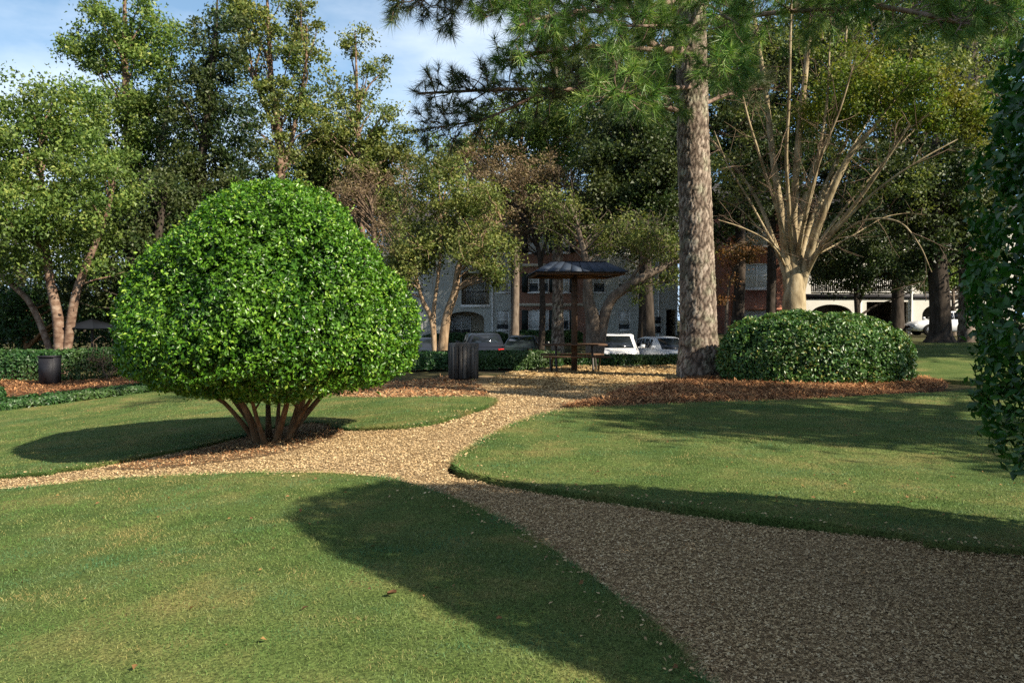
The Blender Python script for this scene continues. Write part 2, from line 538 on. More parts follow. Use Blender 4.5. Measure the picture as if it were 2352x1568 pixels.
M['twig'] = surf('twig bark', [(0.09, 0.065, 0.045), (0.18, 0.13, 0.09)], 6, 0.9, 0.15, 0.2)


# ------------------------------------------------------------------ sheets of ground
def in_poly(P, poly):
    x, y = P[:, 0], P[:, 1]
    r = np.zeros(len(P), bool)
    a = poly
    b = np.roll(poly, -1, 0)
    for (x0, y0), (x1, y1) in zip(a, b):
        if y0 == y1: continue
        c = ((y0 > y) != (y1 > y)) & (x < (x1 - x0) * (y - y0) / (y1 - y0) + x0)
        r ^= c
    return r


def edge_dist(P, poly):
    d = np.full(len(P), 1e9)
    a = poly
    b = np.roll(poly, -1, 0)
    for p0, p1 in zip(a, b):
        v = p1 - p0
        t = np.clip(((P - p0) @ v) / (v @ v + 1e-12), 0, 1)
        q = P - (p0 + t[:, None] * v)
        d = np.minimum(d, np.sqrt((q * q).sum(1)))
    return d


def outline(pts, n=6):
    c = catmull(pts, n, closed=True)
    q = np.column_stack([c, np.zeros(len(c))])
    return c + 0.03 * np.column_stack([vnoise(q * 5.0, 61), vnoise(q * 5.0, 62)])


def sheet(name, poly, step, zoff, mat, skirt=0.12, mound=0.0):
    lo, hi = poly.min(0), poly.max(0)
    gx, gy = np.meshgrid(np.arange(lo[0], hi[0], step), np.arange(lo[1], hi[1], step))
    P = np.stack([gx.ravel(), gy.ravel()], 1)
    P = P + rng.uniform(-0.15, 0.15, P.shape) * step
    P = P[in_poly(P, poly)]
    P = P[edge_dist(P, poly) > step * 0.4]
    allp = [Vector(p) for p in poly] + [Vector(p) for p in P]
    nb = len(poly)
    vs, es, fs, *_ = delaunay_2d_cdt(allp, [], [list(range(nb))], 1, 1e-5)
    V2 = np.array([(v.x, v.y) for v in vs])
    z = gz(V2[:, 0], V2[:, 1]) + zoff
    if mound:
        z = z + mound * sst(0, 0.7, edge_dist(V2, poly))
    V = np.column_stack([V2, z])
    mb = MB()
    F = np.array([list(f) for f in fs if len(f) == 3])
    a, b, c = V[F[:, 0]], V[F[:, 1]], V[F[:, 2]]
    flip = np.cross(b - a, c - a)[:, 2] < 0
    F[flip] = F[flip][:, ::-1]
    mb.add(V, F)
    B = np.column_stack([poly, gz(poly[:, 0], poly[:, 1]) + zoff])
    Bl = B.copy(); Bl[:, 2] -= skirt
    k = np.arange(nb); k2 = (k + 1) % nb
    mb.add(np.vstack([B, Bl]), np.stack([k, k2, k2 + nb, k + nb], 1))
    o = mb.build(name, mat, smooth=True)
    o['kind'] = 'structure'
    return o


def gp(*pp):
    return [G(x, y) for x, y in pp]


# outlines on the ground, measured in the picture
LAWN_A = outline(gp((60, 1088), (130, 1078), (215, 1068), (300, 1052), (420, 1030), (540, 1003), (640, 978), (730, 968), (790, 982), (900, 980), (1000, 968),
                    (1085, 943), (1140, 920), (1105, 910), (1000, 912), (850, 912), (640, 900), (330, 888)) +
                 [np.array([-11.5, 20.5]), np.array([-13.5, 16.0]), np.array([-12.5, 11.0]), np.array([-9.5, 9.6])])
LAWN_B = outline([np.array([-12, 8.2])] + gp((0, 1124), (200, 1103), (450, 1089), (700, 1085), (850, 1091), (930, 1105), (1010, 1130), (1080, 1158), (1170, 1202),
                    (1300, 1282), (1400, 1352), (1500, 1430), (1575, 1500), (1640, 1568)) +
                 [np.array([1.6, 2.0]), np.array([2.0, -0.5]), np.array([0, -2.5]), np.array([-7, -2.5]), np.array([-12, 2])])
LAWN_C = outline(gp((1046, 1062), (1064, 1038), (1105, 1010), (1165, 980), (1240, 952), (1330, 937), (1500, 929), (1700, 922), (1900, 914), (2120, 902)) +
                 [np.array([12.5, 17.5]), np.array([15, 12]), np.array([14, 7]), np.array([8, 4.2])] +
                 gp((2352, 1262), (2100, 1228), (1900, 1205), (1700, 1180), (1550, 1160), (1400, 1140), (1250, 1120), (1130, 1096), (1062, 1076)))
MULCH_P = outline(gp((1290, 928), (1390, 905), (1480, 880), (1570, 866), (1640, 838), (1750, 832)) + [np.array([9, 22]), np.array([10.0, 21]), np.array([10.4, 18.4])] +
                  gp((2110, 896), (1900, 912), (1700, 921), (1500, 928), (1370, 934)))
GOLD = outline(gp((1120, 872), (1170, 852), (1260, 840), (1330, 826), (1480, 812), (1590, 806), (1620, 830), (1570, 862), (1470, 882), (1400, 893), (1280, 890), (1180, 888)))
MULCH_L = outline(gp((960, 872), (1050, 858), (1085, 872), (1110, 888), (1120, 902), (1080, 908), (960, 911), (800, 910), (720, 905), (760, 885)))
HOLLYBED = outline(gp((235, 1070), (330, 1054), (450, 1030), (545, 1006), (640, 979), (730, 969), (792, 985), (760, 1002), (690, 1022), (600, 1042), (480, 1058), (350, 1070)))
PATH = outline([np.array([-13, 9.2])] + gp((30, 1086), (215, 1064), (420, 1028), (540, 998), (640, 970), (780, 975), (1000, 962), (1110, 935), (1130, 915), (1105, 895), (1085, 872), (1110, 858),
               (1200, 866), (1300, 880), (1400, 900), (1320, 932), (1240, 945), (1150, 975), (1030, 1060), (1120, 1100), (1400, 1146), (1900, 1212)) +
               [np.array([5, 4.6]), np.array([8, 3.6]), np.array([8, -1]), np.array([3, -3.0]), np.array([0.5, -1]), np.array([0.3, 2.2])] +
               gp((1480, 1440), (1280, 1285), (1060, 1165), (920, 1115), (700, 1094), (450, 1098), (200, 1112), (20, 1132)), 5)

# ground that reaches the horizon, finer close to the camera
ax = np.concatenate([[-900, -500, -280, -160, -110, -80], np.arange(-60, -24, 4), np.arange(-24, 26, 0.8), np.arange(26, 64, 4), [80, 110, 160, 280, 500, 900]])
ay = np.concatenate([[-500, -200, -80, -40, -20, -10], np.arange(-6, 36, 0.8), np.arange(36, 80, 3), [90, 120, 180, 300, 600, 1200]])
gxx, gyy = np.meshgrid(ax, ay)
V = np.stack([gxx.ravel(), gyy.ravel(), gz(gxx.ravel(), gyy.ravel()) - 0.12], 1)
nx = len(ax)
ii, jj = np.meshgrid(np.arange(len(ay) - 1), np.arange(nx - 1), indexing='ij')
k = (ii * nx + jj).ravel()
o = MB().add(V, np.stack([k, k + 1, k + nx + 1, k + nx], 1)).build('ground', M['soil'], smooth=True)
o['kind'] = 'structure'

sheet('wood_chip_path', PATH, 0.3, -0.045, M['path'])
sheet('golden_chip_area', GOLD, 0.35, -0.035, M['goldpath'])
sheet('lawn_back_left', LAWN_A, 0.3, 0.0, M['lawn'])
sheet('lawn_front', LAWN_B, 0.25, 0.0, M['lawn'])
sheet('lawn_right', LAWN_C, 0.3, 0.0, M['lawn'])
sheet('pine_straw_bed', MULCH_P, 0.3, -0.03, M['mulch'], mound=0.05)
sheet('mulch_bed', MULCH_L, 0.3, -0.025, M['beddirt'])
sheet('holly_bed', HOLLYBED, 0.15, -0.03, M['beddirt'])
FARLAWN = outline([np.array(p, float) for p in ((9.6, 20.2), (8.5, 24), (9.5, 29.0), (17, 30.5), (30, 30), (30, 20), (16, 16.5), (11.5, 18.0))])
sheet('lawn_far_right', FARLAWN, 0.8, -0.02, M['lawn'])
FARLEFT = outline([np.array(p, float) for p in ((-13, 22.3), (-9.5, 22.6), (-7, 23.2), (-6.5, 25), (-11, 26), (-20, 25.5), (-22, 21), (-16, 20.5))])
sheet('mulch_bed_far_left', FARLEFT, 0.6, -0.03, M['mulch'])
PARK = np.array([(-11, 29.2), (11, 29.2), (11, 46), (-11, 46)], float)
PARKo = np.concatenate([np.linspace(PARK[i], PARK[(i + 1) % 4], 12, endpoint=False) for i in range(4)])
sheet('parking_lot', PARKo, 1.2, -0.06, M['asphalt'])
mb = MB()
xs = np.linspace(-11, 11, 45)
for x0, x1 in zip(xs[:-1], xs[1:]):
    z = float(gz(0.5 * (x0 + x1), 46.2))
    mb.box(x0 + .004, x1 - .004, 46.03, 46.2, z - 0.2, z + 0.06)
o = mb.build('kerb', M['kerb']); o['kind'] = 'structure'


# ------------------------------------------------------------------ scatter helpers
def leafverts(P, D, size, aspect, fold, N=None):
    """two-triangle folded leaves; P centre, D axis, N preferred face normal"""
    n = len(P)
    if N is None:
        N = rng.normal(size=(n, 3))
    U = unit(np.cross(D, N))
    Nn = np.cross(U, D)
    s = np.broadcast_to(size, (n,))[:, None]
    w = s * aspect * 0.5
    base_, tip = P - D * s * 0.5, P + D * s * 0.5 - Nn * s * 0.08
    mid = P - D * s * 0.06
    Lf, Rt = mid + U * w + Nn * w * fold, mid - U * w + Nn * w * fold
    V = np.stack([base_, Rt, tip, Lf], 1).reshape(-1, 3)
    k = np.arange(n)[:, None] * 4
    F = np.concatenate([k + np.array([[0, 1, 2]]), k + np.array([[0, 2, 3]])], 1).reshape(-1, 3)
    return V, F


def add_far_leaves(mb, P, D, size, aspect, var):
    n = len(P)
    U = unit(np.cross(D, rng.normal(size=(n, 3))))
    s = np.broadcast_to(size, (n,))[:, None]
    V = np.stack([P - D * s * .45 - U * s * aspect * .25, P + D * s * .1 + U * s * aspect * .62, P + D * s * .55 - U * s * aspect * .2], 1).reshape(-1, 3)
    mb.add(V, np.arange(3 * n).reshape(-1, 3), np.repeat(var, 3))


def add_leaves(mb, P, D, size, aspect=0.55, fold=0.35, N=None, var=None):
    V, F = leafverts(P, D, size, aspect, fold, N)
    var = rng.uniform(0.02, 1, len(P)) if var is None else var
    mb.add(V, F, np.repeat(var, 4))


def scatter(poly, dens, clip=None):
    lo, hi = poly.min(0), poly.max(0)
    if clip:
        lo = np.maximum(lo, clip[0]); hi = np.minimum(hi, clip[1])
    if (hi <= lo).any(): return np.zeros((0, 2))
    n = int((hi[0] - lo[0]) * (hi[1] - lo[1]) * dens)
    P = np.stack([rng.uniform(lo[0], hi[0], n), rng.uniform(lo[1], hi[1], n)], 1)
    return P[in_poly(P, poly)]


def in_view(P, margin=1.3):
    return (P[:, 1] > 2.0) & (np.abs(P[:, 0]) < P[:, 1] * 0.667 + margin)


# grass blades: short mown turf, a little taller along the cut edges
mb = MB()
for poly in (LAWN_A, LAWN_B, LAWN_C):
    for y0, y1, dens, wid in ((2.0, 4.2, 6200, .0052), (4.2, 6, 4300, .0066), (6, 8.5, 2600, .0085), (8.5, 12, 1700, .0105), (12, 17, 900, .013), (17, 24, 400, .018)):
        P = scatter(poly, dens, ((-15, y0), (15, y1)))
        if not len(P): continue
        P = P[in_view(P)]
        if not len(P): continue
        d = edge_dist(P, poly)
        n = len(P)
        h = rng.uniform(0.009, 0.022, n) * (1 + 0.5 * (d < 0.05)) * (1 + 0.25 * vnoise(np.column_stack([P * 1.2, np.zeros(n)]), 5))
        a = rng.uniform(0, 6.283, n)
        lean = rng.uniform(0.2, 1.3, n) * h
        a2 = rng.uniform(0, 6.283, n)
        z = gz(P[:, 0], P[:, 1])
        B = np.column_stack([P, z - 0.004])
        off = np.column_stack([np.cos(a), np.sin(a), np.zeros(n)]) * wid * 0.5
        T = B + np.column_stack([np.cos(a2) * lean, np.sin(a2) * lean, h])
        V = np.stack([B - off, B + off, T], 1).reshape(-1, 3)
        F = np.arange(3 * n).reshape(-1, 3)
        v = rng.uniform(0, 1, n)
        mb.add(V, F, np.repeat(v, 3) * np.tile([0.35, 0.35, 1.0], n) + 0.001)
    # fringe hanging over the cut edge
    seg = np.roll(poly, -1, 0) - poly
    ln = np.linalg.norm(seg, axis=1)
    cnt = (ln * 620).astype(int)
    idx = np.repeat(np.arange(len(poly)), cnt)
    t = rng.uniform(0, 1, len(idx))
    P = poly[idx] + seg[idx] * t[:, None]
    area = 0.5 * np.sum(poly[:, 0] * np.roll(poly[:, 1], -1) - np.roll(poly[:, 0], -1) * poly[:, 1])
    nrm = unit(np.column_stack([seg[:, 1], -seg[:, 0]]))[idx] * (1 if area > 0 else -1)
    kp = in_view(P) & (P[:, 1] < 15)
    P, nrm = P[kp], nrm[kp]
    n = len(P)
    if n:
        wid = np.clip(P[:, 1] * 0.0011, 0.005, 0.014)
        z = gz(P[:, 0], P[:, 1]) - rng.uniform(0.0, 0.05, n)
        B = np.column_stack([P - nrm * rng.uniform(0, 0.03, (n, 1)), z])
        a = rng.uniform(0, 6.283, n)
        off = np.column_stack([np.cos(a), np.sin(a), np.zeros(n)]) * wid[:, None] * 0.5
        out_ = rng.uniform(0.01, 0.085, n) * (1 + 0.5 * vnoise(np.column_stack([P * 4, np.zeros(n)]), 77))
        T = B + np.column_stack([nrm * out_[:, None] + rng.normal(0, 0.015, (n, 2)), rng.uniform(-0.02, 0.055, n)])
        V = np.stack([B - off, B + off, T], 1).reshape(-1, 3)
        mb.add(V, np.arange(3 * n).reshape(-1, 3), np.repeat(rng.uniform(0, 0.8, n), 3))
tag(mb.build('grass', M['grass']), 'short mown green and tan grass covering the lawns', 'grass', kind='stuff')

# wood chips on the path
ALL_LAWN = (LAWN_A, LAWN_B, LAWN_C)


def chips(polys, not_in, zoff, spec, name, mat, label, cat):
    mb = MB()
    for poly in polys:
        for y0, y1, dens, s0, s1 in spec:
            P = scatter(poly, dens, ((-14, y0), (15, y1)))
            if not len(P): continue
            P = P[in_view(P)]
            for q in not_in:
                if len(P): P = P[~in_poly(P, q)]
            n = len(P)
            if not n: continue
            a = rng.uniform(0, 6.283, n)
            D = unit(np.column_stack([np.cos(a), np.sin(a), rng.normal(0, 0.25, n)]))
            N = unit(np.column_stack([rng.normal(0, 0.35, (n, 2)), np.ones(n)]))
            s = rng.uniform(s0, s1, n)
            U = unit(np.cross(D, N))
            z = gz(P[:, 0], P[:, 1]) + zoff + rng.uniform(0.0, 0.012, n)
            c = np.column_stack([P, z])
            hw = s[:, None] * rng.uniform(0.18, 0.36, (n, 1))
            dl = D * s[:, None] * 0.5
            sk = U * hw * rng.uniform(0.5, 1.1, (n, 1))
            V = np.stack([c - dl - U * hw, c - dl * .6 + sk * 1.3, c + dl + U * hw * rng.uniform(-1, 1, (n, 1))], 1).reshape(-1, 3)
            mb.add(V, np.arange(3 * n).reshape(-1, 3), np.repeat(np.clip(rng.normal(0.5, 0.33, n), 0.02, 1), 3))
    return tag(mb.build(name, mat), label, cat, kind='stuff')


chips([PATH], ALL_LAWN + (HOLLYBED,), -0.04, ((2, 4.5, 9000, .010, .025), (4.5, 7, 5500, .012, .028), (7, 11, 3000, .016, .034), (11, 18, 900, .025, .055)),
      'wood_chips', M['chip'], 'tan wood chips strewn over the winding path', 'wood chips')
mb = MB()
for poly in ALL_LAWN:
    P = scatter(poly, 420, ((-12, 2), (12, 13)))
    P = P[in_view(P)]
    ed = edge_dist(P, poly)
    P = P[ed < rng.exponential(0.09, len(P))]
    n = len(P)
    a = rng.uniform(0, 6.283, n)
    D = unit(np.column_stack([np.cos(a), np.sin(a), rng.normal(0, 0.3, n)]))
    N = unit(np.column_stack([rng.normal(0, 0.5, (n, 2)), np.ones(n)]))
    add_leaves(mb, np.column_stack([P, gz(P[:, 0], P[:, 1]) + 0.014]), D, rng.uniform(0.015, 0.035, n), 0.5, 0.2, N)
tag(mb.build('stray_chips', M['chip']), 'stray wood chips kicked onto the turf edges', 'wood chips', kind='stuff')
chips([HOLLYBED], (), -0.022, ((7, 14, 700, .02, .04),), 'bed_chips', M['chip'], 'tan chips mixed into the bed under the domed holly', 'wood chips')
chips([MULCH_L], (), -0.02, ((14, 26, 160, .05, .1),), 'bin_bed_chips', M['chip'], 'tan chips scattered over the bed around the slatted bin', 'wood chips')
chips([GOLD], (MULCH_P,), -0.03, ((15, 21, 320, .05, .09), (21, 30, 220, .06, .12)), 'golden_wood_chips', M['chipgold'],
      'golden wood chips covering the ground around the picnic shelter', 'wood chips')


def straw(polys, dens, name, label, zoff, L=(0.08, 0.2), mound=0.0, wid=0.006):
    mb = MB()
    for poly in polys:
        P = scatter(poly, dens)
        P = P[in_view(P, 2)]
        n = len(P)
        a = rng.uniform(0, 6.283, n)
        D = unit(np.column_stack([np.cos(a), np.sin(a), rng.normal(0, 0.28, n)]))
        ln = rng.uniform(L[0], L[1], n)
        z = gz(P[:, 0], P[:, 1]) + zoff + rng.uniform(0, 0.03, n)
        if mound: z = z + mound * sst(0, 0.7, edge_dist(P, poly))
        c = np.column_stack([P, z])
        w = np.broadcast_to(wid, (n,))[:, None] * rng.uniform(0.6, 1.6, (n, 1))
        U = unit(np.cross(D, [0, 0, 1.0]))
        V = np.stack([c - D * ln[:, None] / 2 - U * w, c - D * ln[:, None] / 2 + U * w, c + D * ln[:, None] / 2], 1).reshape(-1, 3)
        mb.add(V, np.arange(3 * n).reshape(-1, 3), np.repeat(rng.uniform(0.02, 1, n), 3))
    return tag(mb.build(name, M['straw']), label, 'pine straw', kind='stuff')


straw([MULCH_P], 650, 'pine_straw', 'reddish brown pine straw heaped around the pine and mound hedge', -0.02, (0.1, 0.28), 0.05, 0.010)
straw([MULCH_L], 240, 'brown_straw', 'brown pine straw around the foot of the slatted bin', -0.02, (0.1, 0.25), 0, 0.010)
straw([FARLEFT], 260, 'far_straw', 'brown straw mulch strip below the far left hedge', -0.02, (0.12, 0.28), 0, 0.014)
straw([HOLLYBED], 700, 'holly_litter', 'dark needle litter under the domed holly bush', -0.025, (0.04, 0.12), 0, 0.004)

# fallen leaves
mb = MB()
for poly, dens, zo in ((LAWN_A, 4, 0.022), (LAWN_B, 5, 0.02), (LAWN_C, 6, 0.02), (PATH, 2.5, -0.03), (MULCH_P, 22, 0.07), (MULCH_L, 16, 0.0), (GOLD, 5, 0.0), (HOLLYBED, 14, -0.01)):
    P = scatter(poly, dens)
    P = P[in_view(P)]
    n = len(P)
    if not n: continue
    a = rng.uniform(0, 6.283, n)
    D = unit(np.column_stack([np.cos(a), np.sin(a), rng.normal(0, 0.3, n)]))
    N = unit(np.column_stack([rng.normal(0, 0.5, (n, 2)), np.ones(n)]))
    add_leaves(mb, np.column_stack([P, gz(P[:, 0], P[:, 1]) + zo]), D, rng.uniform(0.014, 0.042, n), 0.6, 0.5, N)
tag(mb.build('fallen_leaves', M['dead']), 'scattered brown and yellow fallen leaves on lawn and path', 'leaves', kind='stuff')


q = G(900, 1372)
mb = MB()
t = np.linspace(-1, 1, 7)
V = []
for u in np.linspace(-1, 1, 5):
    wv = 0.03 * (1 - 0.8 * t ** 2)
    V += [(q[0] + tt * .025, q[1] + u * ww * .7, float(gz(*q)) + .022 + .015 * u * u + .006 * tt) for tt, ww in zip(t, wv)]
ii, jj = np.meshgrid(np.arange(4), np.arange(6), indexing='ij')
k = (ii * 7 + jj).ravel()
tag(mb.add(V, np.stack([k, k + 1, k + 8, k + 7], 1), np.full(35, .15)).build('fallen_leaf', M['dead'], smooth=True), 'single curled dark brown leaf lying at the edge of the lawn shadow', 'leaf')

# ------------------------------------------------------------------ clipped bushes
def revolve_surface(n, prof, cx, cy, z0, bump=0.06, seed=1, depth=0.3, sx=1.0, sy=1.0, inner=0.35):
    """random points in the leafy shell of a clipped form; prof = [(r, z)...] from bottom to top"""
    prof = np.asarray(prof, float)
    pr = catmull([np.array(p) for p in prof], 8)
    seg = np.diff(pr, axis=0)
    ln = np.linalg.norm(seg, axis=1) * (0.5 * (pr[1:, 0] + pr[:-1, 0]) + 0.02)
    cum = np.concatenate([[0], np.cumsum(ln)]); cum /= cum[-1]
    u = rng.uniform(0, 1, n)
    i = np.clip(np.searchsorted(cum, u) - 1, 0, len(seg) - 1)
    t = ((u - cum[i]) / (cum[i + 1] - cum[i] + 1e-12))[:, None]
    rz = pr[i] + seg[i] * t
    nr = unit(np.column_stack([seg[i][:, 1], -seg[i][:, 0]]))
    a = rng.uniform(0, 2 * np.pi, n)
    ca, sa = np.cos(a), np.sin(a)
    P = np.column_stack([rz[:, 0] * ca * sx, rz[:, 0] * sa * sy, rz[:, 1]])
    N = unit(np.column_stack([nr[:, 0] * ca / sx, nr[:, 0] * sa / sy, nr[:, 1]]))
    bmp = bump * vnoise(P * 2.2, seed) + 0.35 * bump * vnoise(P * 6.5, seed + 9)
    dep = rng.exponential(inner * depth, n).clip(0, depth)
    dep = dep * rng.choice([0.25, 1, 1], n) - rng.exponential(0.012, n)
    P = P + N * (bmp - dep)[:, None]
    return P + np.array([cx, cy, z0]), N, dep


def clipped_leaves(mb, n, prof, c, size, seed, bump=0.06, depth=0.3, sx=1, sy=1, up=0.25, aspect=0.52, gap=0.0, shoots=0):
    P, N, dep = revolve_surface(n, prof, c[0], c[1], c[2], bump, seed, depth, sx, sy)
    hole = vnoise((P - c) * 8.0, seed + 40) + 0.5 * vnoise((P - c) * 3.0, seed + 41)
    push = np.clip((hole - 0.2) * gap, 0, 0.26)
    P = P - N * push[:, None]
    dep = dep + push
    Nn = unit(N * 0.75 + rng.normal(0, 0.7, P.shape) + np.array([0, 0, up]))
    D = unit(np.cross(Nn, rng.normal(size=P.shape)))
    D = unit(D + 0.35 * N)
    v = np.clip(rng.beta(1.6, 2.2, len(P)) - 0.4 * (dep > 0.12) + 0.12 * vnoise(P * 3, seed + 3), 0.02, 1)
    add_leaves(mb, P, D, rng.uniform(0.75, 1.25, len(P)) * size, aspect, 0.35, Nn, v)
    if shoots:
        q = rng.integers(0, len(P), shoots)
        rep_ = np.repeat(q, 3)
        t_ = np.tile([0.02, 0.05, 0.085], shoots)
        Ps = P[rep_] + (N[rep_] + np.array([0, 0, .5])) * t_[:, None] + rng.normal(0, .012, (len(rep_), 3))
        add_leaves(mb, Ps, unit(N[rep_] + rng.normal(0, .7, Ps.shape)), rng.uniform(.7, 1.1, len(Ps)) * size, aspect, .35, None, rng.uniform(.6, 1, len(Ps)))
    # large dark leaves added inside so no sun leaks through the bush
    k = int(n * .10)
    P, N, dep = revolve_surface(k, prof, c[0], c[1], c[2], bump, seed, depth, sx, sy)
    P = P - N * rng.uniform(.25, .6, (k, 1))
    Nn = unit(N + rng.normal(0, 0.5, P.shape))
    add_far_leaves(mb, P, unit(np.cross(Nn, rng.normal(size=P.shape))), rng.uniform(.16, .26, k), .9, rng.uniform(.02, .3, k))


def stems(th, c, n, rr, z0, z1, r0, mat, spread0=0.12, spread1=0.9):
    for k in range(n):
        a = 2 * math.pi * (k + rng.uniform(-.3, .3)) / n
        p0 = np.array([c[0] + math.cos(a) * spread0 * rng.uniform(.3, 1.1), c[1] + math.sin(a) * spread0 * rng.uniform(.3, 1.1), c[2] - 0.06])
        s1 = spread1 * rng.uniform(.4, 1.0)
        p3 = np.array([c[0] + math.cos(a) * s1, c[1] + math.sin(a) * s1, c[2] + z1])
        pm = 0.55 * p0 + 0.45 * p3 + rng.normal(0, 0.04, 3) - np.array([0.0, 0, -0.08])
        pts = catmull([p0, pm, p3], 7)
        rad = r0 * rng.uniform(.6, 1.2)
        m = MB().tube(pts, [rad * 1.35, rad, rad * .8, rad * .55], 9)
        for q in range(3):
            b0 = pts[len(pts) // 2 + q * 2]
            b1 = b0 + np.array([math.cos(a + rng.normal(0, .8)) * .5, math.sin(a + rng.normal(0, .8)) * .5, .5])
            m.tube(catmull([b0, .5 * (b0 + b1) + rng.normal(0, .05, 3), b1], 4), [rad * .5, rad * .2], 6)
        m.build('stem', mat, th, smooth=True)


def solid(prof, c, shrink, sx=1, sy=1):
    """twiggy dark heart inside a clipped bush"""
    pr = np.asarray(prof, float).copy()
    pr[:, 0] = np.maximum(pr[:, 0] - shrink, 0.01)
    zc = pr[:, 1].mean()
    pr[:, 1] = zc + (pr[:, 1] - zc) * 0.86
    return pr


# the domed holly bush
hb = G(630, 1004)
hc = np.array([hb[0], hb[1], float(gz(*hb))])
S_ = hc[1] / FPX                     # metres per picture pixel at the bush
HPX = [(2, 102), (70, 96), (150, 110), (240, 124), (312, 144), (346, 182), (352, 238), (336, 302), (304, 362), (255, 430), (205, 487), (154, 541), (96, 575), (46, 587), (2, 590)]
HPROF = [(r * S_ * .935, z * S_) for r, z in HPX]
th = base(thing('holly_bush', 'large bright green holly bush clipped into a dome on bare stems', 'bush', hc), hc)
mb = MB()
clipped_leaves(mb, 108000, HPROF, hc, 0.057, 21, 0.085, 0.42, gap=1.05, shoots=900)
mb.build('crown', M['holly'], th)
stems(th, hc, 12, 0, 0, 1.0, 0.042, M['hollybark'], 0.34, 1.15)

# the dark holly at the right edge, close to the camera
rc = np.array([4.1, 2.9, 0.0]); rc[2] = float(gz(rc[0], rc[1]))
RPROF = [(0.02, 0.78), (0.5, 0.70), (1.15, 0.74), (1.62, 0.82), (1.88, 1.02), (1.98, 1.45), (1.95, 2.0), (1.84, 2.6), (1.62, 3.3), (1.30, 3.95), (0.95, 4.4), (0.5, 4.75), (0.02, 4.85)]
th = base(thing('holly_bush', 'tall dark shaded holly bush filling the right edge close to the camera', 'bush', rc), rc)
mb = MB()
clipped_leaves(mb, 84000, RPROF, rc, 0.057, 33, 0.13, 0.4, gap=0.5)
mb.build('crown', M['hollyshade'], th)
stems(th, rc, 8, 0, 0, 1.1, 0.05, M['hollybark'], 0.25, 0.9)

# the mound hedge right of the pine
m0, m1 = G(1640, 880), G(2112, 884)
mc = np.array([0.5 * (m0[0] + m1[0]) + 0.05, 0.5 * (m0[1] + m1[1]) + 1.1, 0]); mc[0] *= mc[1] / (mc[1] - 1.1) * .995; mc[2] = float(gz(mc[0], mc[1]))
hwid = 0.5 * (m1[0] - m0[0]) * 1.04
MPROF = [(0.90, -0.12), (0.99, 0.15), (1.0, 0.55), (0.97, 0.90), (0.88, 1.22), (0.70, 1.48), (0.42, 1.64), (0.02, 1.70)]
MPROF = [(r * hwid, z) for r, z in MPROF]
th = base(thing('mound_hedge', 'broad low clipped dark green hedge mound beside the pine trunk', 'hedge', mc), mc)
mb = MB()
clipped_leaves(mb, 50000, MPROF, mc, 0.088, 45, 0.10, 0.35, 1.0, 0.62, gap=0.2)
mb.build('foliage', M['hedge'], th)
stems(th, mc, 7, 0, 0, 0.9, 0.03, M['hollybark'], 0.9, 1.6)


def strip_hedge(name, label, cat, a, b, h, w, n, leaf, mat, zoff=0.0, seed=5):
    """a clipped hedge run from a to b"""
    n, leaf = int(n * .72), leaf * 1.15
    a, b = np.asarray(a, float), np.asarray(b, float)
    mid = 0.5 * (a + b)
    c = np.array([mid[0], mid[1], float(gz(*mid)) + zoff])
    t_ = base(thing(name, label, cat, c), c)
    u = rng.uniform(0, 1, n)
    ang = rng.uniform(-0.15, math.pi + 0.15, n)
    ex = np.clip(np.minimum(u, 1 - u) * np.linalg.norm(b - a) / (w * 0.6), 0, 1) ** 0.5
    rr = (1 - rng.exponential(0.12, n).clip(0, .7))
    dirv = unit(np.append(b - a, 0)[:2])
    nr = np.array([-dirv[1], dirv[0]])
    P2 = a + (b - a) * u[:, None] + nr * (np.sign(np.cos(ang)) * np.abs(np.cos(ang)) ** 0.6 * w / 2 * rr * ex)[:, None]
    zz = gz(P2[:, 0], P2[:, 1]) + zoff + (np.abs(np.sin(ang)) ** 0.55 * h * rr * (0.7 + 0.3 * ex)) * np.sign(np.sin(ang)).clip(0, 1)
    P = np.column_stack([P2, zz])
    P = P + unit(rng.normal(size=P.shape)) * 0.04 * (1 + vnoise(P * 2.5, seed))[:, None]
    N = unit(np.column_stack([np.outer(np.cos(ang), nr), np.sin(ang)]) + rng.normal(0, 0.6, P.shape))
    D = unit(np.cross(N, rng.normal(size=P.shape)))
    mb = MB()
    add_leaves(mb, P, D, rng.uniform(.7, 1.3, n) * leaf, 0.55, 0.35, N, np.clip(rng.uniform(0, 1, n) * (0.5 + 0.5 * rr), 0.02, 1))
    mb.build('foliage', mat, t_)
    m = MB()
    for k in range(max(3, int(np.linalg.norm(b - a) / 0.6))):
        q = a + (b - a) * (k + 0.5) / max(3, int(np.linalg.norm(b - a) / 0.6))
        z = float(gz(*q)) + zoff
        m.tube([(q[0], q[1], z - .05), (q[0] + .03, q[1], z + h * .35), (q[0] + rng.normal(0, .1), q[1] + rng.normal(0, .05), z + h * .75)], [.02, .014, .006], 6)
    tag(m.build('stems', M['hollybark'], t_), kind='stuff')
    return t_


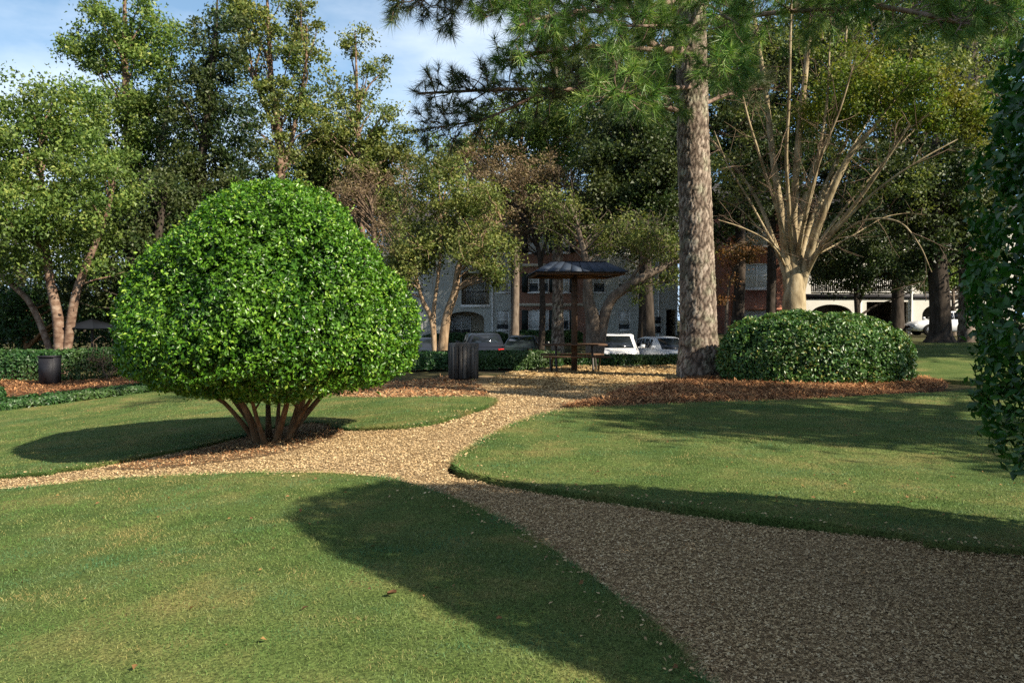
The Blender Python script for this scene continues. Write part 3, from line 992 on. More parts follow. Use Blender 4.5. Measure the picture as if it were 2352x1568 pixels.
strip_hedge('low_hedge', 'low clipped hedge running behind the slatted bin', 'hedge', (-3.6, 25.0), (1.7, 25.7), 0.48, 1.3, 26000, 0.085, M['lowhedge'], seed=8)
strip_hedge('low_hedge', 'low hedge behind the picnic shelter in front of the white cars', 'hedge', (1.5, 26.2), (6.8, 27.2), 0.34, 1.0, 16000, 0.085, M['lowhedge'], seed=9)
strip_hedge('low_hedge', 'shaded clipped hedge at the far left below the birch clump', 'hedge', (-18.5, 26.0), (-12.9, 26.4), 1.0, 1.2, 20000, 0.09, M['lowhedge'], seed=10)
strip_hedge('low_hedge', 'low green groundcover bank edging the back left lawn', 'groundcover', (-13.6, 18.6), (-8.6, 22.0), 0.16, 1.5, 15000, 0.08, M['lowhedge'], seed=12)
strip_hedge('round_shrub', 'small clipped shrub at the left edge of the picture', 'shrub', (-14.6, 19.8), (-13.4, 20.2), 0.5, 1.3, 7000, 0.07, M['lowhedge'], seed=13)
strip_hedge('foundation_hedge', 'clipped foundation hedge below the brick wall windows', 'hedge', (0.2, 54.6), (5.0, 54.6), 0.9, 1.0, 8000, 0.15, M['lowhedge'], seed=14)
strip_hedge('foundation_hedge', 'clipped foundation hedge below the arched patio', 'hedge', (-6.5, 54.8), (-0.3, 54.8), 0.75, 1.0, 9000, 0.15, M['lowhedge'], seed=15)
strip_hedge('dark_shrub', 'dark tall shrub between the birch clump and the domed holly', 'shrub', (-12.6, 27.4), (-9.0, 27.4), 1.9, 1.6, 16000, 0.10, M['lowhedge'], seed=16)


strip_hedge('shrub_row', 'dark evergreen shrub row closing the view behind the birch clump', 'shrub', (-27, 37), (-11.5, 38), 3.2, 2.2, 22000, 0.17, M['lowhedge'], seed=17)

# ------------------------------------------------------------------ trees
def branch_path(p0, p1, sag=0.0, wob=0.08, n=6):
    p0, p1 = np.asarray(p0, float), np.asarray(p1, float)
    L = np.linalg.norm(p1 - p0)
    q1 = p0 * .66 + p1 * .34 + rng.normal(0, wob * L, 3) * .5 + np.array([0, 0, sag * L])
    q2 = p0 * .33 + p1 * .67 + rng.normal(0, wob * L, 3) * .5 + np.array([0, 0, sag * L])
    return catmull([p0, q1, q2, p1], n // 2 + 1)


def px_path(pp, Y):
    return [W(p[0], p[1], Y + (p[2] if len(p) > 2 else 0)) for p in pp]


def broad_tree(name, label, Y, trunks, blobs, mat, bark, leaf=0.12, per=70, clump=0.45, dens=1.0, cat='tree', group=None, root=None, nbranch=40, droop=0.2, aspect=0.6, twigs=0, thick=1.0):
    """trunks: [(pixel path, radii)], blobs: [(px, py, rx, ry[, dY[, weight]])] at depth Y"""
    first = px_path(trunks[0][0], Y)[0]
    bx, by = first[0], first[1]
    bz = float(gz(bx, by))
    loc = (bx, by, bz)
    t_ = base(thing(name, label, cat, loc, group=group), loc)
    paths = []
    for i, (pp, rad) in enumerate(trunks):
        P = px_path(pp, Y)
        if i == 0 or pp[0][1] > 700:
            P[0] = np.array([P[0][0], P[0][1], float(gz(P[0][0], P[0][1])) - 0.1])
        pts = catmull(P, 8)
        pts = pts + np.column_stack([0.03 * np.sin(np.linspace(0, 9, len(pts)) + i), 0.03 * np.cos(np.linspace(0, 7, len(pts))), np.zeros(len(pts))])
        rads = np.interp(np.linspace(0, 1, len(pts)), np.linspace(0, 1, len(rad)), rad)
        if i == 0: rads[:3] *= np.array([1.45, 1.22, 1.08])
        m = MB().tube(pts, rads, 12)
        m.build('trunk', bark, t_, smooth=True)
        paths.append(pts)
    allp = np.concatenate(paths)
    mbw, mbl = MB(), MB()
    clumps = []
    s = Y / FPX
    for b in blobs:
        px, py, rx, ry = b[:4]
        dY = b[4] if len(b) > 4 else 0
        wgt = b[5] if len(b) > 5 else 1
        c = W(px, py, Y + dY)
        a, h = rx * s, ry * s
        d = min(max(a, h * 0.8) * thick, 4.5)
        n = int(max(4, dens * wgt * 4.2 * (a * h * d) ** (2 / 3) / (clump ** 2) * 0.8))
        u = unit(rng.normal(size=(n, 3))) * (rng.uniform(0, 1, (n, 1)) ** 0.42)
        u = u * (1 + 0.22 * vnoise(u * 2.3 + px * 0.01, int(px) % 97))[:, None]
        clumps.append(c + u * np.array([a, d, h]))
    K = np.concatenate(clumps)
    # leaves
    per = int(per * 1.75)
    leaf = leaf * 1.3
    n = len(K) * per
    cid = np.repeat(np.arange(len(K)), per)
    cs = clump * rng.uniform(0.55, 1.35, len(K))
    off = rng.normal(size=(n, 3)) * np.array([1, 1, 0.7]) * cs[cid][:, None] * 0.62
    P = K[cid] + off
    D = unit(rng.normal(size=(n, 3)) + np.array([0, 0, -droop]))
    cv = rng.uniform(-0.25, 0.25, len(K))
    v = np.clip(rng.beta(1.7, 2.3, n) + cv[cid] + 0.15 * off[:, 2] / clump, 0.02, 1)
    add_far_leaves(mbl, P, D, rng.uniform(.65, 1.3, n) * leaf, aspect * 1.15, v)
    # branches to a sample of the clumps
    pick = rng.choice(len(K), min(nbranch, len(K)), replace=False)
    for k in pick:
        c = K[k]
        low = allp[allp[:, 2] < c[2] - 0.15 * abs(c[2])]
        if not len(low): low = allp
        d = np.linalg.norm(low - c, axis=1) + 0.6 * np.abs(low[:, 2] - (c[2] - 0.5 * np.linalg.norm(low[:, :2] - c[:2], axis=1)))
        q = low[np.argmin(d)]
        L = np.linalg.norm(c - q)
        r0 = min(0.018 * L + 0.012, 0.09)
        mbw.tube(branch_path(q, c, 0.04, 0.07), [r0, r0 * .6, r0 * .25], 6, cap=False)
    if twigs:
        for k in rng.choice(len(K), min(twigs, len(K)), replace=False):
            c = K[k]
            for _ in range(3):
                e = c + unit(rng.normal(size=3) + np.array([0, 0, .4])) * rng.uniform(.5, 1.1)
                mbw.tube(branch_path(c, e, 0.03, 0.1, 4), [0.012, 0.004], 4, cap=False)
    if mbw.n: tag(mbw.build('branches', bark, t_, smooth=True), kind='stuff')
    mbl.build('crown', mat, t_)
    return t_


# ---- pines
def needles(mb, tufts, per=85, L=(0.20, 0.33), w=0.0055, spread=0.95):
    T = np.array([t[0] for t in tufts]); A = unit(np.array([t[1] for t in tufts]))
    n = len(T) * per
    k = np.repeat(np.arange(len(T)), per)
    along = rng.uniform(-0.16, 0.03, (n, 1))
    base_ = T[k] + A[k] * along
    D = unit(A[k] * 0.75 + unit(rng.normal(size=(n, 3))) * spread)
    ln = rng.uniform(L[0], L[1], (n, 1))
    U = unit(np.cross(D, rng.normal(size=(n, 3)))) * w * 0.5
    tip = base_ + D * ln - np.array([0, 0, 1]) * ln * 0.12
    V = np.stack([base_ - U, base_ + U, tip], 1).reshape(-1, 3)
    tv = rng.uniform(-.25, .25, len(T))
    v = np.clip(rng.uniform(0.1, 0.9, n) + tv[k], 0.02, 1)
    mb.add(V, np.arange(3 * n).reshape(-1, 3), np.repeat(v, 3))


def pine_branch(mw, tufts, pts, r0, ntw, tl=(0.45, 1.1), start=0.3, up=0.35):
    ntw = int(ntw * 1.9)
    pts = catmull([np.asarray(p, float) for p in pts], 6)
    mw.tube(pts, [r0, r0 * .7, r0 * .35], 8, cap=False)
    m = len(pts)
    T = unit(np.gradient(pts, axis=0))
    tufts.append((pts[-1], T[-1]))
    for q in range(ntw):
        t = start + (1 - start) * (q + rng.uniform(0, 1)) / ntw
        i = min(int(t * (m - 1)), m - 1)
        d = unit(T[i] * 0.6 + rng.normal(size=3) * 0.75 + np.array([0, 0, up]))
        L = rng.uniform(*tl) * (1.15 - 0.5 * t)
        e = pts[i] + d * L
        tw = branch_path(pts[i], e, -0.05, 0.08, 4)
        mw.tube(tw, [max(r0 * .22, .012), .007], 5, cap=False)
        tufts.append((e, d))
        for f in (0.5, 0.8):
            if rng.uniform() < 0.75:
                b0 = pts[i] + d * L * f
                d2 = unit(d + rng.normal(size=3) * 0.8 + np.array([0, 0, up * .6]))
                e2 = b0 + d2 * rng.uniform(.18, .45)
                mw.tube([b0, .5 * (b0 + e2), e2], [.009, .007, .005], 4, cap=False)
                tufts.append((e2, d2))


def bark_trunk(pts, rad, nseg, ring_h, seed, plate=(0.16, 0.38), relief=0.03):
    """trunk whose bark plates are real relief"""
    pts = np.asarray(pts, float)
    L = np.concatenate([[0], np.cumsum(np.linalg.norm(np.diff(pts, axis=0), axis=1))])
    m = int(L[-1] / ring_h)
    t = np.linspace(0, L[-1], m)
    P = np.stack([np.interp(t, L, pts[:, k]) for k in range(3)], 1)
    rr = np.interp(t / L[-1], np.linspace(0, 1, len(rad)), rad)
    a = np.linspace(0, 2 * np.pi, nseg, endpoint=False)
    rm = float(np.mean(rr))
    circ = 2 * np.pi * rm
    nc, nh = max(4, int(circ / plate[0])), int(L[-1] / plate[1])
    r_ = np.random.default_rng(seed)
    cells = np.array([((i + .5 * (j % 2) + r_.uniform(-.4, .4)) / nc, (j + r_.uniform(-.45, .45)) / nh) for j in range(-1, nh + 2) for i in range(nc)])
    cval = r_.uniform(0, 1, len(cells))
    H = np.zeros((m, nseg)); VV = np.zeros((m, nseg))
    for i in range(m):
        v = t[i] / L[-1]
        near = np.abs(cells[:, 1] - v) * nh < 2.2
        cc, cv = cells[near], cval[near]
        wob = 0.02 * np.sin(t[i] * 9 + a * 3) + 0.015 * np.sin(t[i] * 23 + a * 7)
        du = (a / (2 * np.pi))[:, None] + wob[:, None] * 0.5 - cc[None, :, 0]
        du = (du - np.round(du)) * nc
        dv = (v - cc[None, :, 1]) * nh + 0.12 * np.sin(a * 11 + t[i] * 5)[:, None]
        d = np.sqrt(du ** 2 + dv ** 2)
        s = np.sort(d, axis=1)
        e = s[:, 1] - s[:, 0]
        H[i] = np.clip(e / 0.42, 0, 1) ** 0.8
        VV[i] = cv[np.argmin(d, axis=1)]
    rad2 = rr[:, None] + relief * (H - 0.7) + relief * 0.25 * r_.normal(size=H.shape)
    X = P[:, None, :] + np.stack([np.cos(a)[None] * rad2, np.sin(a)[None] * rad2, np.zeros_like(rad2)], -1)
    i = np.arange(m - 1)[:, None] * nseg
    j = np.arange(nseg)[None, :]
    F = np.stack([i + j, i + (j + 1) % nseg, i + nseg + (j + 1) % nseg, i + nseg + j], -1).reshape(-1, 4)
    col = np.clip(H * (0.45 + 0.55 * VV), 0.02, 1)
    return MB().add(X.reshape(-1, 3), F, col.ravel())


# the big pine
pb = G(1603, 862)
PY = pb[1]
pz = float(gz(*pb))
th = base(thing('pine_tree', 'big pine with thick plated trunk left of the hedge mound', 'tree', (pb[0], pb[1], pz)), (pb[0], pb[1], pz))
tp = px_path([(1606, 862), (1603, 700), (1598, 500), (1592, 330), (1590, 200), (1588, 60), (1586, -120), (1584, -400)], PY)
tp[0][2] = pz - 0.15
sP = PY / FPX
bark_trunk(catmull(tp, 4), [x * sP * .5 for x in (106, 84, 80, 76, 73, 71, 69, 67, 64, 60, 56, 50, 44)], 96, 0.035, 3, (0.085, 0.36), 0.026).build('trunk', M['pinebark'], th, smooth=False)
mw, tf, tfd = MB(), [], []
pine_branch(mw, tf, [W(1586, 120, PY), W(1500, 105, PY - .8), W(1440, 10, PY - 1.6), W(1390, -90, PY - 2.4)], 0.13, 10)
pine_branch(mw, tf, [W(1588, 125, PY), W(1420, 108, PY - 1.5), W(1280, 115, PY - 3.0), W(1160, 140, PY - 4.2)], 0.075, 26)
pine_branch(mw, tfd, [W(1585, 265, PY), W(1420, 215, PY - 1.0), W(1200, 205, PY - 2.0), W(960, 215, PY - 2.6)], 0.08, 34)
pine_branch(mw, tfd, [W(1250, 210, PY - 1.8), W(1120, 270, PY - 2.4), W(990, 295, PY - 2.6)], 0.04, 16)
pine_branch(mw, tf, [W(1590, 200, PY), W(1520, 205, PY - 3), W(1450, 215, PY - 6), W(1410, 205, PY - 7.5)], 0.06, 22)
pine_branch(mw, tf, [W(1594, 170, PY), W(1640, 165, PY - 3), W(1660, 160, PY - 5.5), W(1650, 150, PY - 7)], 0.06, 18)
pine_branch(mw, tf, [W(1590, 60, PY), W(1700, 40, PY - 3), W(1840, 25, PY - 5), W(1960, 20, PY - 6)], 0.07, 26)
pine_branch(mw, tf, [W(1590, 0, PY), W(1800, -10, PY - 3), W(2050, 20, PY - 6), W(2240, 60, PY - 7)], 0.08, 34)
pine_branch(mw, tf, [W(1590, -60, PY), W(1900, -70, PY - 3), W(2150, -30, PY - 5), W(2330, 30, PY - 6)], 0.08, 30)
pine_branch(mw, tf, [W(1586, 0, PY), W(1450, 20, PY - 3), W(1300, 30, PY - 5), W(1190, 60, PY - 6.5)], 0.075, 36)
pine_branch(mw, tf, [W(1586, -60, PY), W(1420, -50, PY - 2), W(1250, 0, PY - 4.5), W(1140, 20, PY - 6)], 0.075, 30)
pine_branch(mw, tf, [W(1588, 60, PY), W(1520, 60, PY - 4), W(1420, 60, PY - 6.5)], 0.05, 20)
pine_branch(mw, tf, [W(1588, 20, PY), W(1620, 10, PY - 4), W(1700, 60, PY - 7)], 0.05, 20)
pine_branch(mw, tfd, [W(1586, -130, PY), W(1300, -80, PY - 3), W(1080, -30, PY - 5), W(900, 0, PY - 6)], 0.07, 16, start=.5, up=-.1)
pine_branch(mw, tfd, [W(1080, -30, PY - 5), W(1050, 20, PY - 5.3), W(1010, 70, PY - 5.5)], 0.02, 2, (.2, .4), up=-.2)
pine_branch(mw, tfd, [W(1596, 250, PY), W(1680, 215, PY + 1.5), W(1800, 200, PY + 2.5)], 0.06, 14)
for q in range(7):
    a = rng.uniform(0, 6.283)
    zb = rng.uniform(11.5, 16.5)
    Lb = rng.uniform(2.5, 5.0) * (1 - (zb - 11) / 11)
    x0 = np.array([tp[-1][0], tp[-1][1], zb])
    e = x0 + np.array([math.cos(a) * Lb, math.sin(a) * Lb, rng.uniform(.2, 1.2)])
    pine_branch(mw, tf, [x0, .5 * (x0 + e) + np.array([0, 0, .2]), e], 0.06, 7)
tag(mw.build('branches', M['pinelimb'], th, smooth=True), kind='stuff')
mb = MB(); needles(mb, tf, 64, w=0.0115); mb.build('needles', M['needle'], th)
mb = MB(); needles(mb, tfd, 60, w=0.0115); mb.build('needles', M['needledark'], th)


def simple_pine(label, x, y, h, r, crown0, nbr, blen, px_trunk=None, dark=False, per=45, wid=0.012, L=(0.28, 0.44), group=None, seg=8):
    z = float(gz(x, y))
    t_ = base(thing('pine_tree', label, 'tree', (x, y, z), group=group), (x, y, z))
    top = np.array([x + rng.normal(0, .3), y + rng.normal(0, .3), z + h])
    pts = catmull([np.array([x, y, z - .15]), np.array([x + rng.normal(0, .1), y, z + h * .35]), np.array([x + rng.normal(0, .2), y, z + h * .7]), top], 10)
    bark_trunk(pts, [r * 1.3, r * 1.02, r * .95, r * .85, r * .7, r * .5, r * .2], 28, 0.12, int(abs(x) * 7) + 1, (0.13, 0.5), 0.025).build('trunk', M['pinebark'], t_)
    mw, tf = MB(), []
    for q in range(nbr):
        f = (q + rng.uniform(0, 1)) / nbr
        zb = z + crown0 + (h - crown0) * f * .96
        i = int(np.argmin(np.abs(pts[:, 2] - zb)))
        a = q * 2.4 + rng.uniform(-.5, .5)
        Lb = blen * (1 - .75 * f) * rng.uniform(.65, 1.15)
        p0 = pts[i]
        e = p0 + np.array([math.cos(a) * Lb, math.sin(a) * Lb, Lb * rng.uniform(-.05, .35)])
        pine_branch(mw, tf, [p0, .5 * (p0 + e) + np.array([0, 0, .12 * Lb]), e], 0.02 + .014 * Lb, seg, (0.4, 1.1))
    tag(mw.build('branches', M['pinelimb'], t_, smooth=True), kind='stuff')
    mb = MB(); needles(mb, tf, per, L, wid); mb.build('needles', M['needledark' if dark else 'needle'], t_)
    return t_


# ---- the fan-limbed tree behind the hedge mound
FY = 22.6
fb = W(1826, 720, FY); fz = float(gz(fb[0], FY))
th = base(thing('fan_limbed_tree', 'pale barked tree with many fanning limbs rising behind the hedge mound', 'tree', (fb[0], FY, fz)), (fb[0], FY, fz))
p0 = np.array([fb[0], FY, fz - .15])
MB().tube(catmull([p0, W(1824, 700, FY), W(1826, 650, FY), W(1826, 600, FY)], 6), [.44, .36, .32, .28, .22, .10], 16).build('trunk', M['smoothbark'], th, smooth=True)
LIMBS = [([(1808, 640), (1798, 520), (1775, 360), (1757, 200, .5), (1735, 60, .8), (1720, -60, 1)], .16, .05),
         ([(1822, 600), (1824, 470), (1836, 300, -.3), (1850, 170, -.4), (1862, 40, -.4), (1866, -80)], .15, .06),
         ([(1806, 640), (1780, 560, .5), (1745, 470, 1), (1700, 400, 1.5), (1632, 318, 2)], .11, .035),
         ([(1842, 650), (1872, 540, -.4), (1915, 430, -.8), (1960, 345, -1), (2010, 290, -1.2), (2060, 220, -1.2)], .17, .05),
         ([(1848, 640), (1890, 560, -.8), (1975, 455, -1.6), (2040, 360, -2.2), (2090, 285, -2.6)], .10, .035),
         ([(1826, 600), (1842, 480, .5), (1870, 380, .8), (1905, 290, 1.0), (1935, 170, 1.2), (1945, 60, 1.4)], .11, .04),
         ([(1830, 600), (1850, 500, -.8), (1872, 410, -1.2), (1885, 330, -1.4), (1900, 230, -1.5), (1905, 120, -1.5)], .08, .03),
         ([(1815, 600), (1806, 500, 1.0), (1790, 420, 1.6), (1770, 330, 2.2), (1755, 240, 2.5)], .07, .025),
         ([(1835, 610), (1860, 530, 1.2), (1910, 420, 2.0), (1975, 310, 2.6), (2050, 170, 3)], .10, .03),
         ([(1850, 620), (1900, 565, -1), (1975, 510, -2), (2060, 508, -3), (2110, 560, -3.4), (2140, 625, -3.6)], .05, .012),
          ([(1806, 620), (1770, 560, -1), (1710, 525, -1.6), (1650, 505, -2)], .045, .012),
         ([(1806, 610), (1760, 545, 1), (1700, 480, 1.4), (1645, 455, 1.6)], .04, .012),
         ([(1818, 600), (1812, 480, -.8), (1806, 360, -1.3), (1812, 240, -1.6), (1815, 120, -1.7), (1818, 0, -1.7)], .08, .03),
         ([(1812, 610), (1790, 500, -.6), (1752, 380, -1.0), (1718, 270, -1.2), (1690, 150, -1.3)], .08, .025),
         ([(1836, 610), (1866, 500, .3), (1912, 390, .6), (1960, 290, .7), (2010, 160, .7), (2040, 60, .7)], .09, .03),
         ([(1834, 600), (1852, 480, -1.2), (1886, 360, -2), (1930, 250, -2.4), (1960, 150, -2.6)], .07, .02),
         ([(1844, 620), (1900, 530, 1), (1980, 430, 1.6), (2070, 330, 2), (2160, 240, 2.2)], .07, .02),
         ([(1846, 620), (1920, 530, -1.4), (2010, 440, -2.4), (2110, 370, -3), (2200, 320, -3.2)], .06, .018),
         ([(1810, 620), (1765, 540, 0), (1715, 450, .2), (1672, 380, .3), (1640, 300, .3)], .06, .018),
         ([(1846, 610), (1905, 570, .6), (1960, 540, 1), (2030, 500, 1.2), (2090, 488, 1.3)], .04, .01)]
mw = MB()
for pp, r0, r1 in LIMBS:
    pp = [(1826 + (pp[0][0] - 1826) * .35, 715)] + pp
    pts = catmull(px_path(pp, FY), 7)
    MB().tube(pts, [r0 * .95, r0 * .78, .44 * r0 + .35 * r1, .22 * r0 + .6 * r1, r1 * .8], 10).build('limb', M['smoothbark'], th, smooth=True)
    n = len(pts)
    for q in range(15 if r0 > .06 else 6):
        i = rng.integers(int(n * .3), n)
        e = pts[i] + unit(unit(pts[min(i + 1, n - 1)] - pts[i - 1]) * .7 + rng.normal(size=3) * .6) * rng.uniform(.5, 1.6)
        tw = branch_path(pts[i], e, 0, .08, 4)
        mw.tube(tw, [max(.25 * r1, .012), .005], 5, cap=False)
        for _ in range(2):
            e2 = tw[len(tw) // 2] + unit(rng.normal(size=3) + unit(e - pts[i])) * rng.uniform(.3, .8)
            mw.tube([tw[len(tw) // 2], e2], [.007, .003], 4, cap=False)
tag(mw.build('twigs', M['twig'], th), kind='stuff')


def leaf_clumps(th, blobs, Y, mat, leaf, per, clump, dens, name='crown', droop=.2):
    mbl = MB(); s = Y / FPX
    per, leaf = int(per * 2.0), leaf * 1.2
    for b in blobs:
        c = W(b[0], b[1], Y + (b[4] if len(b) > 4 else 0))
        a, h = b[2] * s, b[3] * s
        d = min(max(a, h) * .8, 2.6)
        n = int(max(4, dens * (b[5] if len(b) > 5 else 1) * 3.4 * (a * h * d) ** (2 / 3) / clump ** 2))
        K = c + unit(rng.normal(size=(n, 3))) * rng.uniform(0, 1, (n, 1)) ** .45 * np.array([a, d, h])
        k = np.repeat(np.arange(n), per)
        P = K[k] + rng.normal(size=(n * per, 3)) * np.array([1, 1, .6]) * clump * .6
        D = unit(rng.normal(size=P.shape) + np.array([0, 0, -droop]))
        add_far_leaves(mbl, P, D, rng.uniform(.65, 1.3, len(P)) * leaf, .7, np.clip(rng.beta(1.8, 2, len(P)) + rng.uniform(-.2, .2, n)[k], .02, 1))
    return mbl.build(name, mat, th)


leaf_clumps(th, [(2010, 200, 150, 85, -1), (2150, 230, 120, 80, -1), (2230, 270, 60, 60, -1), (1920, 260, 80, 60, -.5), (1960, 130, 110, 50, 0)], FY, M['golden'], .085, 60, .34, 1.0)
leaf_clumps(th, [(2190, 160, 130, 60, 0, .7), (1700, 350, 90, 120, 1.5, .5), (1720, 200, 90, 80, 1.5, .6), (1830, 440, 80, 70, .6, .35), (2080, 430, 120, 60, 0, .5), (1850, 230, 110, 80, .6, .5), (1960, 330, 100, 60, .8, .5), (1780, 90, 120, 60, .5, .6)], FY, M['maple'], .08, 40, .34, .7)

# ---- birches at the left and the rest of the trees
broad_tree('river_birch', 'birch clump with forked pale trunk at the far left', 30,
           [([(140, 830), (132, 740), (120, 660), (105, 560), (95, 450), (90, 330)], [.26, .20, .17, .14, .10, .05]),
            ([(142, 800), (165, 720), (185, 650), (215, 570), (245, 480), (270, 380)], [.17, .165, .15, .12, .09, .04]),
            ([(130, 760), (80, 712, 1), (30, 655, 1), (-40, 600, 1), (-120, 530, 1)], [.13, .12, .11, .08, .04])],
           [(60, 330, 150, 130, 0), (30, 500, 130, 110, -1), (210, 440, 120, 130, 0), (130, 250, 110, 80, 1), (-60, 420, 130, 150), (210, 580, 80, 70, 0, .5), (90, 600, 130, 50, 1, .5)],
           M['birch'], M['birchbark'], .115, 80, .5, 1.0, group='birches at the left')
broad_tree('river_birch', 'tall airy birch rising against the sky left of the domed holly top', 38,
           [([(300, 800), (310, 600), (300, 400), (290, 200), (285, 40), (282, -60)], [.34, .28, .22, .16, .10, .04]),
            ([(310, 600), (360, 420), (380, 260), (395, 120)], [.16, .13, .09, .04])],
           [(250, 90, 90, 90, 0), (310, 60, 80, 70, 0), (200, 130, 70, 60, 0, .5), (330, 230, 100, 120, 0), (260, 330, 130, 130, 0), (380, 400, 100, 130, 1), (240, 470, 130, 110, 1), (392, 130, 60, 80, 0, .7)],
           M['birch'], M['birchbark'], .13, 70, .5, .85, group='birches at the left')
broad_tree('dark_birch', 'dark narrow tree standing behind the top of the domed holly', 36,
           [([(470, 800), (465, 600), (462, 420), (478, 250), (492, 100), (498, 0)], [.30, .26, .22, .17, .11, .04])],
           [(500, 110, 65, 90, 0), (470, 210, 75, 80, 0), (450, 330, 80, 90, 0), (540, 300, 60, 90, 0, .8), (420, 450, 90, 90, 0), (520, 420, 90, 70, 0)],
           M['oak'], M['darkbark'], .12, 75, .45, .9, group='birches at the left')
broad_tree('river_birch', 'tall thin birch with pinkish trunk above the domed holly', 40,
           [([(660, 820), (655, 600), (645, 420), (642, 300), (625, 200), (615, 60), (610, -60)], [.32, .28, .24, .20, .15, .10, .04]),
            ([(645, 400), (680, 280), (700, 160), (705, 60)], [.14, .11, .07, .03]),
            ([(643, 330), (600, 220), (560, 130), (540, 20)], [.11, .09, .06, .03])],
           [(600, 70, 90, 90, 0, .6), (680, 130, 80, 100, 0, .6), (630, 220, 110, 80, 0, .5), (720, 260, 70, 70, 0, .5), (560, 20, 90, 60, 0, .6), (640, 350, 110, 80, 0, .5), (690, 20, 60, 60, 0, .4)],
           M['birch2'], M['birchbark'], .13, 60, .42, .85, group='birches at the left')
broad_tree('slender_birch', 'slender sparse birch against the sky between holly and pine', 42,
           [([(835, 830), (832, 600), (828, 400), (822, 250), (816, 120), (814, 70)], [.20, .17, .13, .09, .05, .02])],
           [(815, 95, 42, 42, 0, .7), (860, 150, 55, 40, 0, .35), (830, 220, 70, 60, 0, .4), (770, 250, 70, 70, 0, .5), (780, 300, 60, 60, 0, .6), (865, 290, 70, 60, 0, .6), (820, 370, 80, 60, 0, .8), (910, 340, 60, 50, 0, .6), (740, 330, 60, 60, 0, .6)],
           M['birch2'], M['birchbark'], .13, 55, .42, .8, group='birches at the left')
broad_tree('shade_tree', 'broad dark tree filling the shade behind the left of the domed holly', 33,
           [([(350, 840), (352, 680), (360, 560), (380, 420)], [.30, .24, .19, .08])],
           [(300, 560, 110, 90, 0), (380, 480, 100, 90, 1), (250, 660, 110, 80, 1), (330, 700, 110, 70, 2)],
           M['oak'], M['darkbark'], .12, 80, .5, 1.0)
broad_tree('olive_tree', 'pale olive leaved tree right of the domed holly top', 44,
           [([(740, 830), (745, 600), (760, 450), (780, 360)], [.28, .22, .15, .06])],
           [(800, 390, 110, 70, 0), (720, 380, 100, 70, 1), (880, 400, 90, 70, 0), (740, 460, 100, 60, 0), (860, 470, 90, 60, 0)],
           M['maple'], M['greybark'], .14, 70, .5, .9)
broad_tree('russet_tree', 'thinning russet tree beside the right shoulder of the domed holly', 34,
           [([(880, 830), (878, 680), (860, 560), (850, 440)], [.20, .15, .11, .04]), ([(878, 690), (910, 570), (930, 450)], [.10, .08, .03])],
           [(830, 450, 80, 60, 0, .8), (880, 520, 80, 70, 0, .6), (800, 480, 50, 40, 0, .6), (930, 440, 70, 70, 0, .6)],
           M['russet'], M['twig'], .075, 60, .42, .8, nbranch=70, twigs=110)
broad_tree('small_maple', 'small three stemmed maple between holly and bin', 28.5,
           [([(1010, 810), (1022, 740), (1046, 670), (1060, 600), (1100, 545), (1150, 505)], [.20, .16, .14, .11, .07, .03]),
            ([(998, 808), (992, 740), (972, 690), (955, 640), (940, 560)], [.11, .09, .08, .05, .02]),
            ([(1000, 808), (998, 740), (1000, 680), (1010, 580), (1015, 480)], [.09, .08, .07, .05, .02])],
           [(1000, 430, 100, 80, 0, .7), (960, 560, 80, 80, 0, .9), (1080, 480, 90, 70, 0, .7), (1100, 580, 80, 60, -.5, .9), (920, 620, 60, 60, 0, .9), (1140, 630, 40, 50, -.5, .6), (1030, 560, 70, 60, .5, .5)],
           M['maple'], M['tanbark'], .085, 70, .38, 1.3, nbranch=60, twigs=60)
broad_tree('bare_tree', 'dark thin leaved tree in front of the apartment gable', 36,
           [([(1240, 830), (1245, 690), (1235, 560), (1190, 480), (1120, 400)], [.17, .13, .11, .08, .03]), ([(1240, 600), (1270, 500), (1290, 380)], [.09, .07, .03])],
           [(1130, 400, 100, 80, 0, .5), (1230, 420, 100, 80, 0, .5), (1290, 480, 80, 70, 0, .5), (1180, 500, 100, 50, 0, .45)],
           M['russet'], M['darkbark'], .085, 60, .42, 1.5, nbranch=60, twigs=120)
broad_tree('leaning_tree', 'forked tree with a thick limb leaning right behind the picnic shelter', 27.8,
           [([(1362, 815), (1360, 740), (1352, 690), (1350, 620), (1330, 540), (1310, 470)], [.30, .26, .20, .14, .09, .04]),
            ([(1365, 770), (1392, 712), (1440, 660), (1500, 625), (1570, 590), (1620, 560)], [.22, .19, .17, .13, .09, .04]),
            ([(1440, 655), (1480, 600), (1530, 540)], [.08, .06, .02])],
           [(1500, 600, 60, 50, 0, .6), (1560, 570, 70, 50, 0, .7), (1300, 500, 80, 60, 0, .8), (1470, 660, 40, 40, 0, .5), (1545, 650, 45, 60, 0, .6), (1420, 560, 90, 60, 0, .7), (1500, 540, 80, 50, 0, .7)],
           M['maple'], M['greybark'], .08, 50, .36, .7, nbranch=40, twigs=50)
broad_tree('evergreen_tree', 'dense evergreen with shade-darkened leaves left of the big pine trunk', 34,
           [([(1490, 830), (1488, 700), (1486, 560), (1482, 420)], [.30, .25, .19, .10])],
           [(1460, 400, 110, 80, 0), (1400, 470, 80, 60, 0), (1500, 480, 90, 60, 0), (1440, 300, 120, 70, 1), (1540, 360, 80, 90, 0), (1390, 380, 70, 60, 0), (1450, 545, 90, 36, 0, .8)],
           M['oak'], M['darkbark'], .12, 90, .48, 1.15)
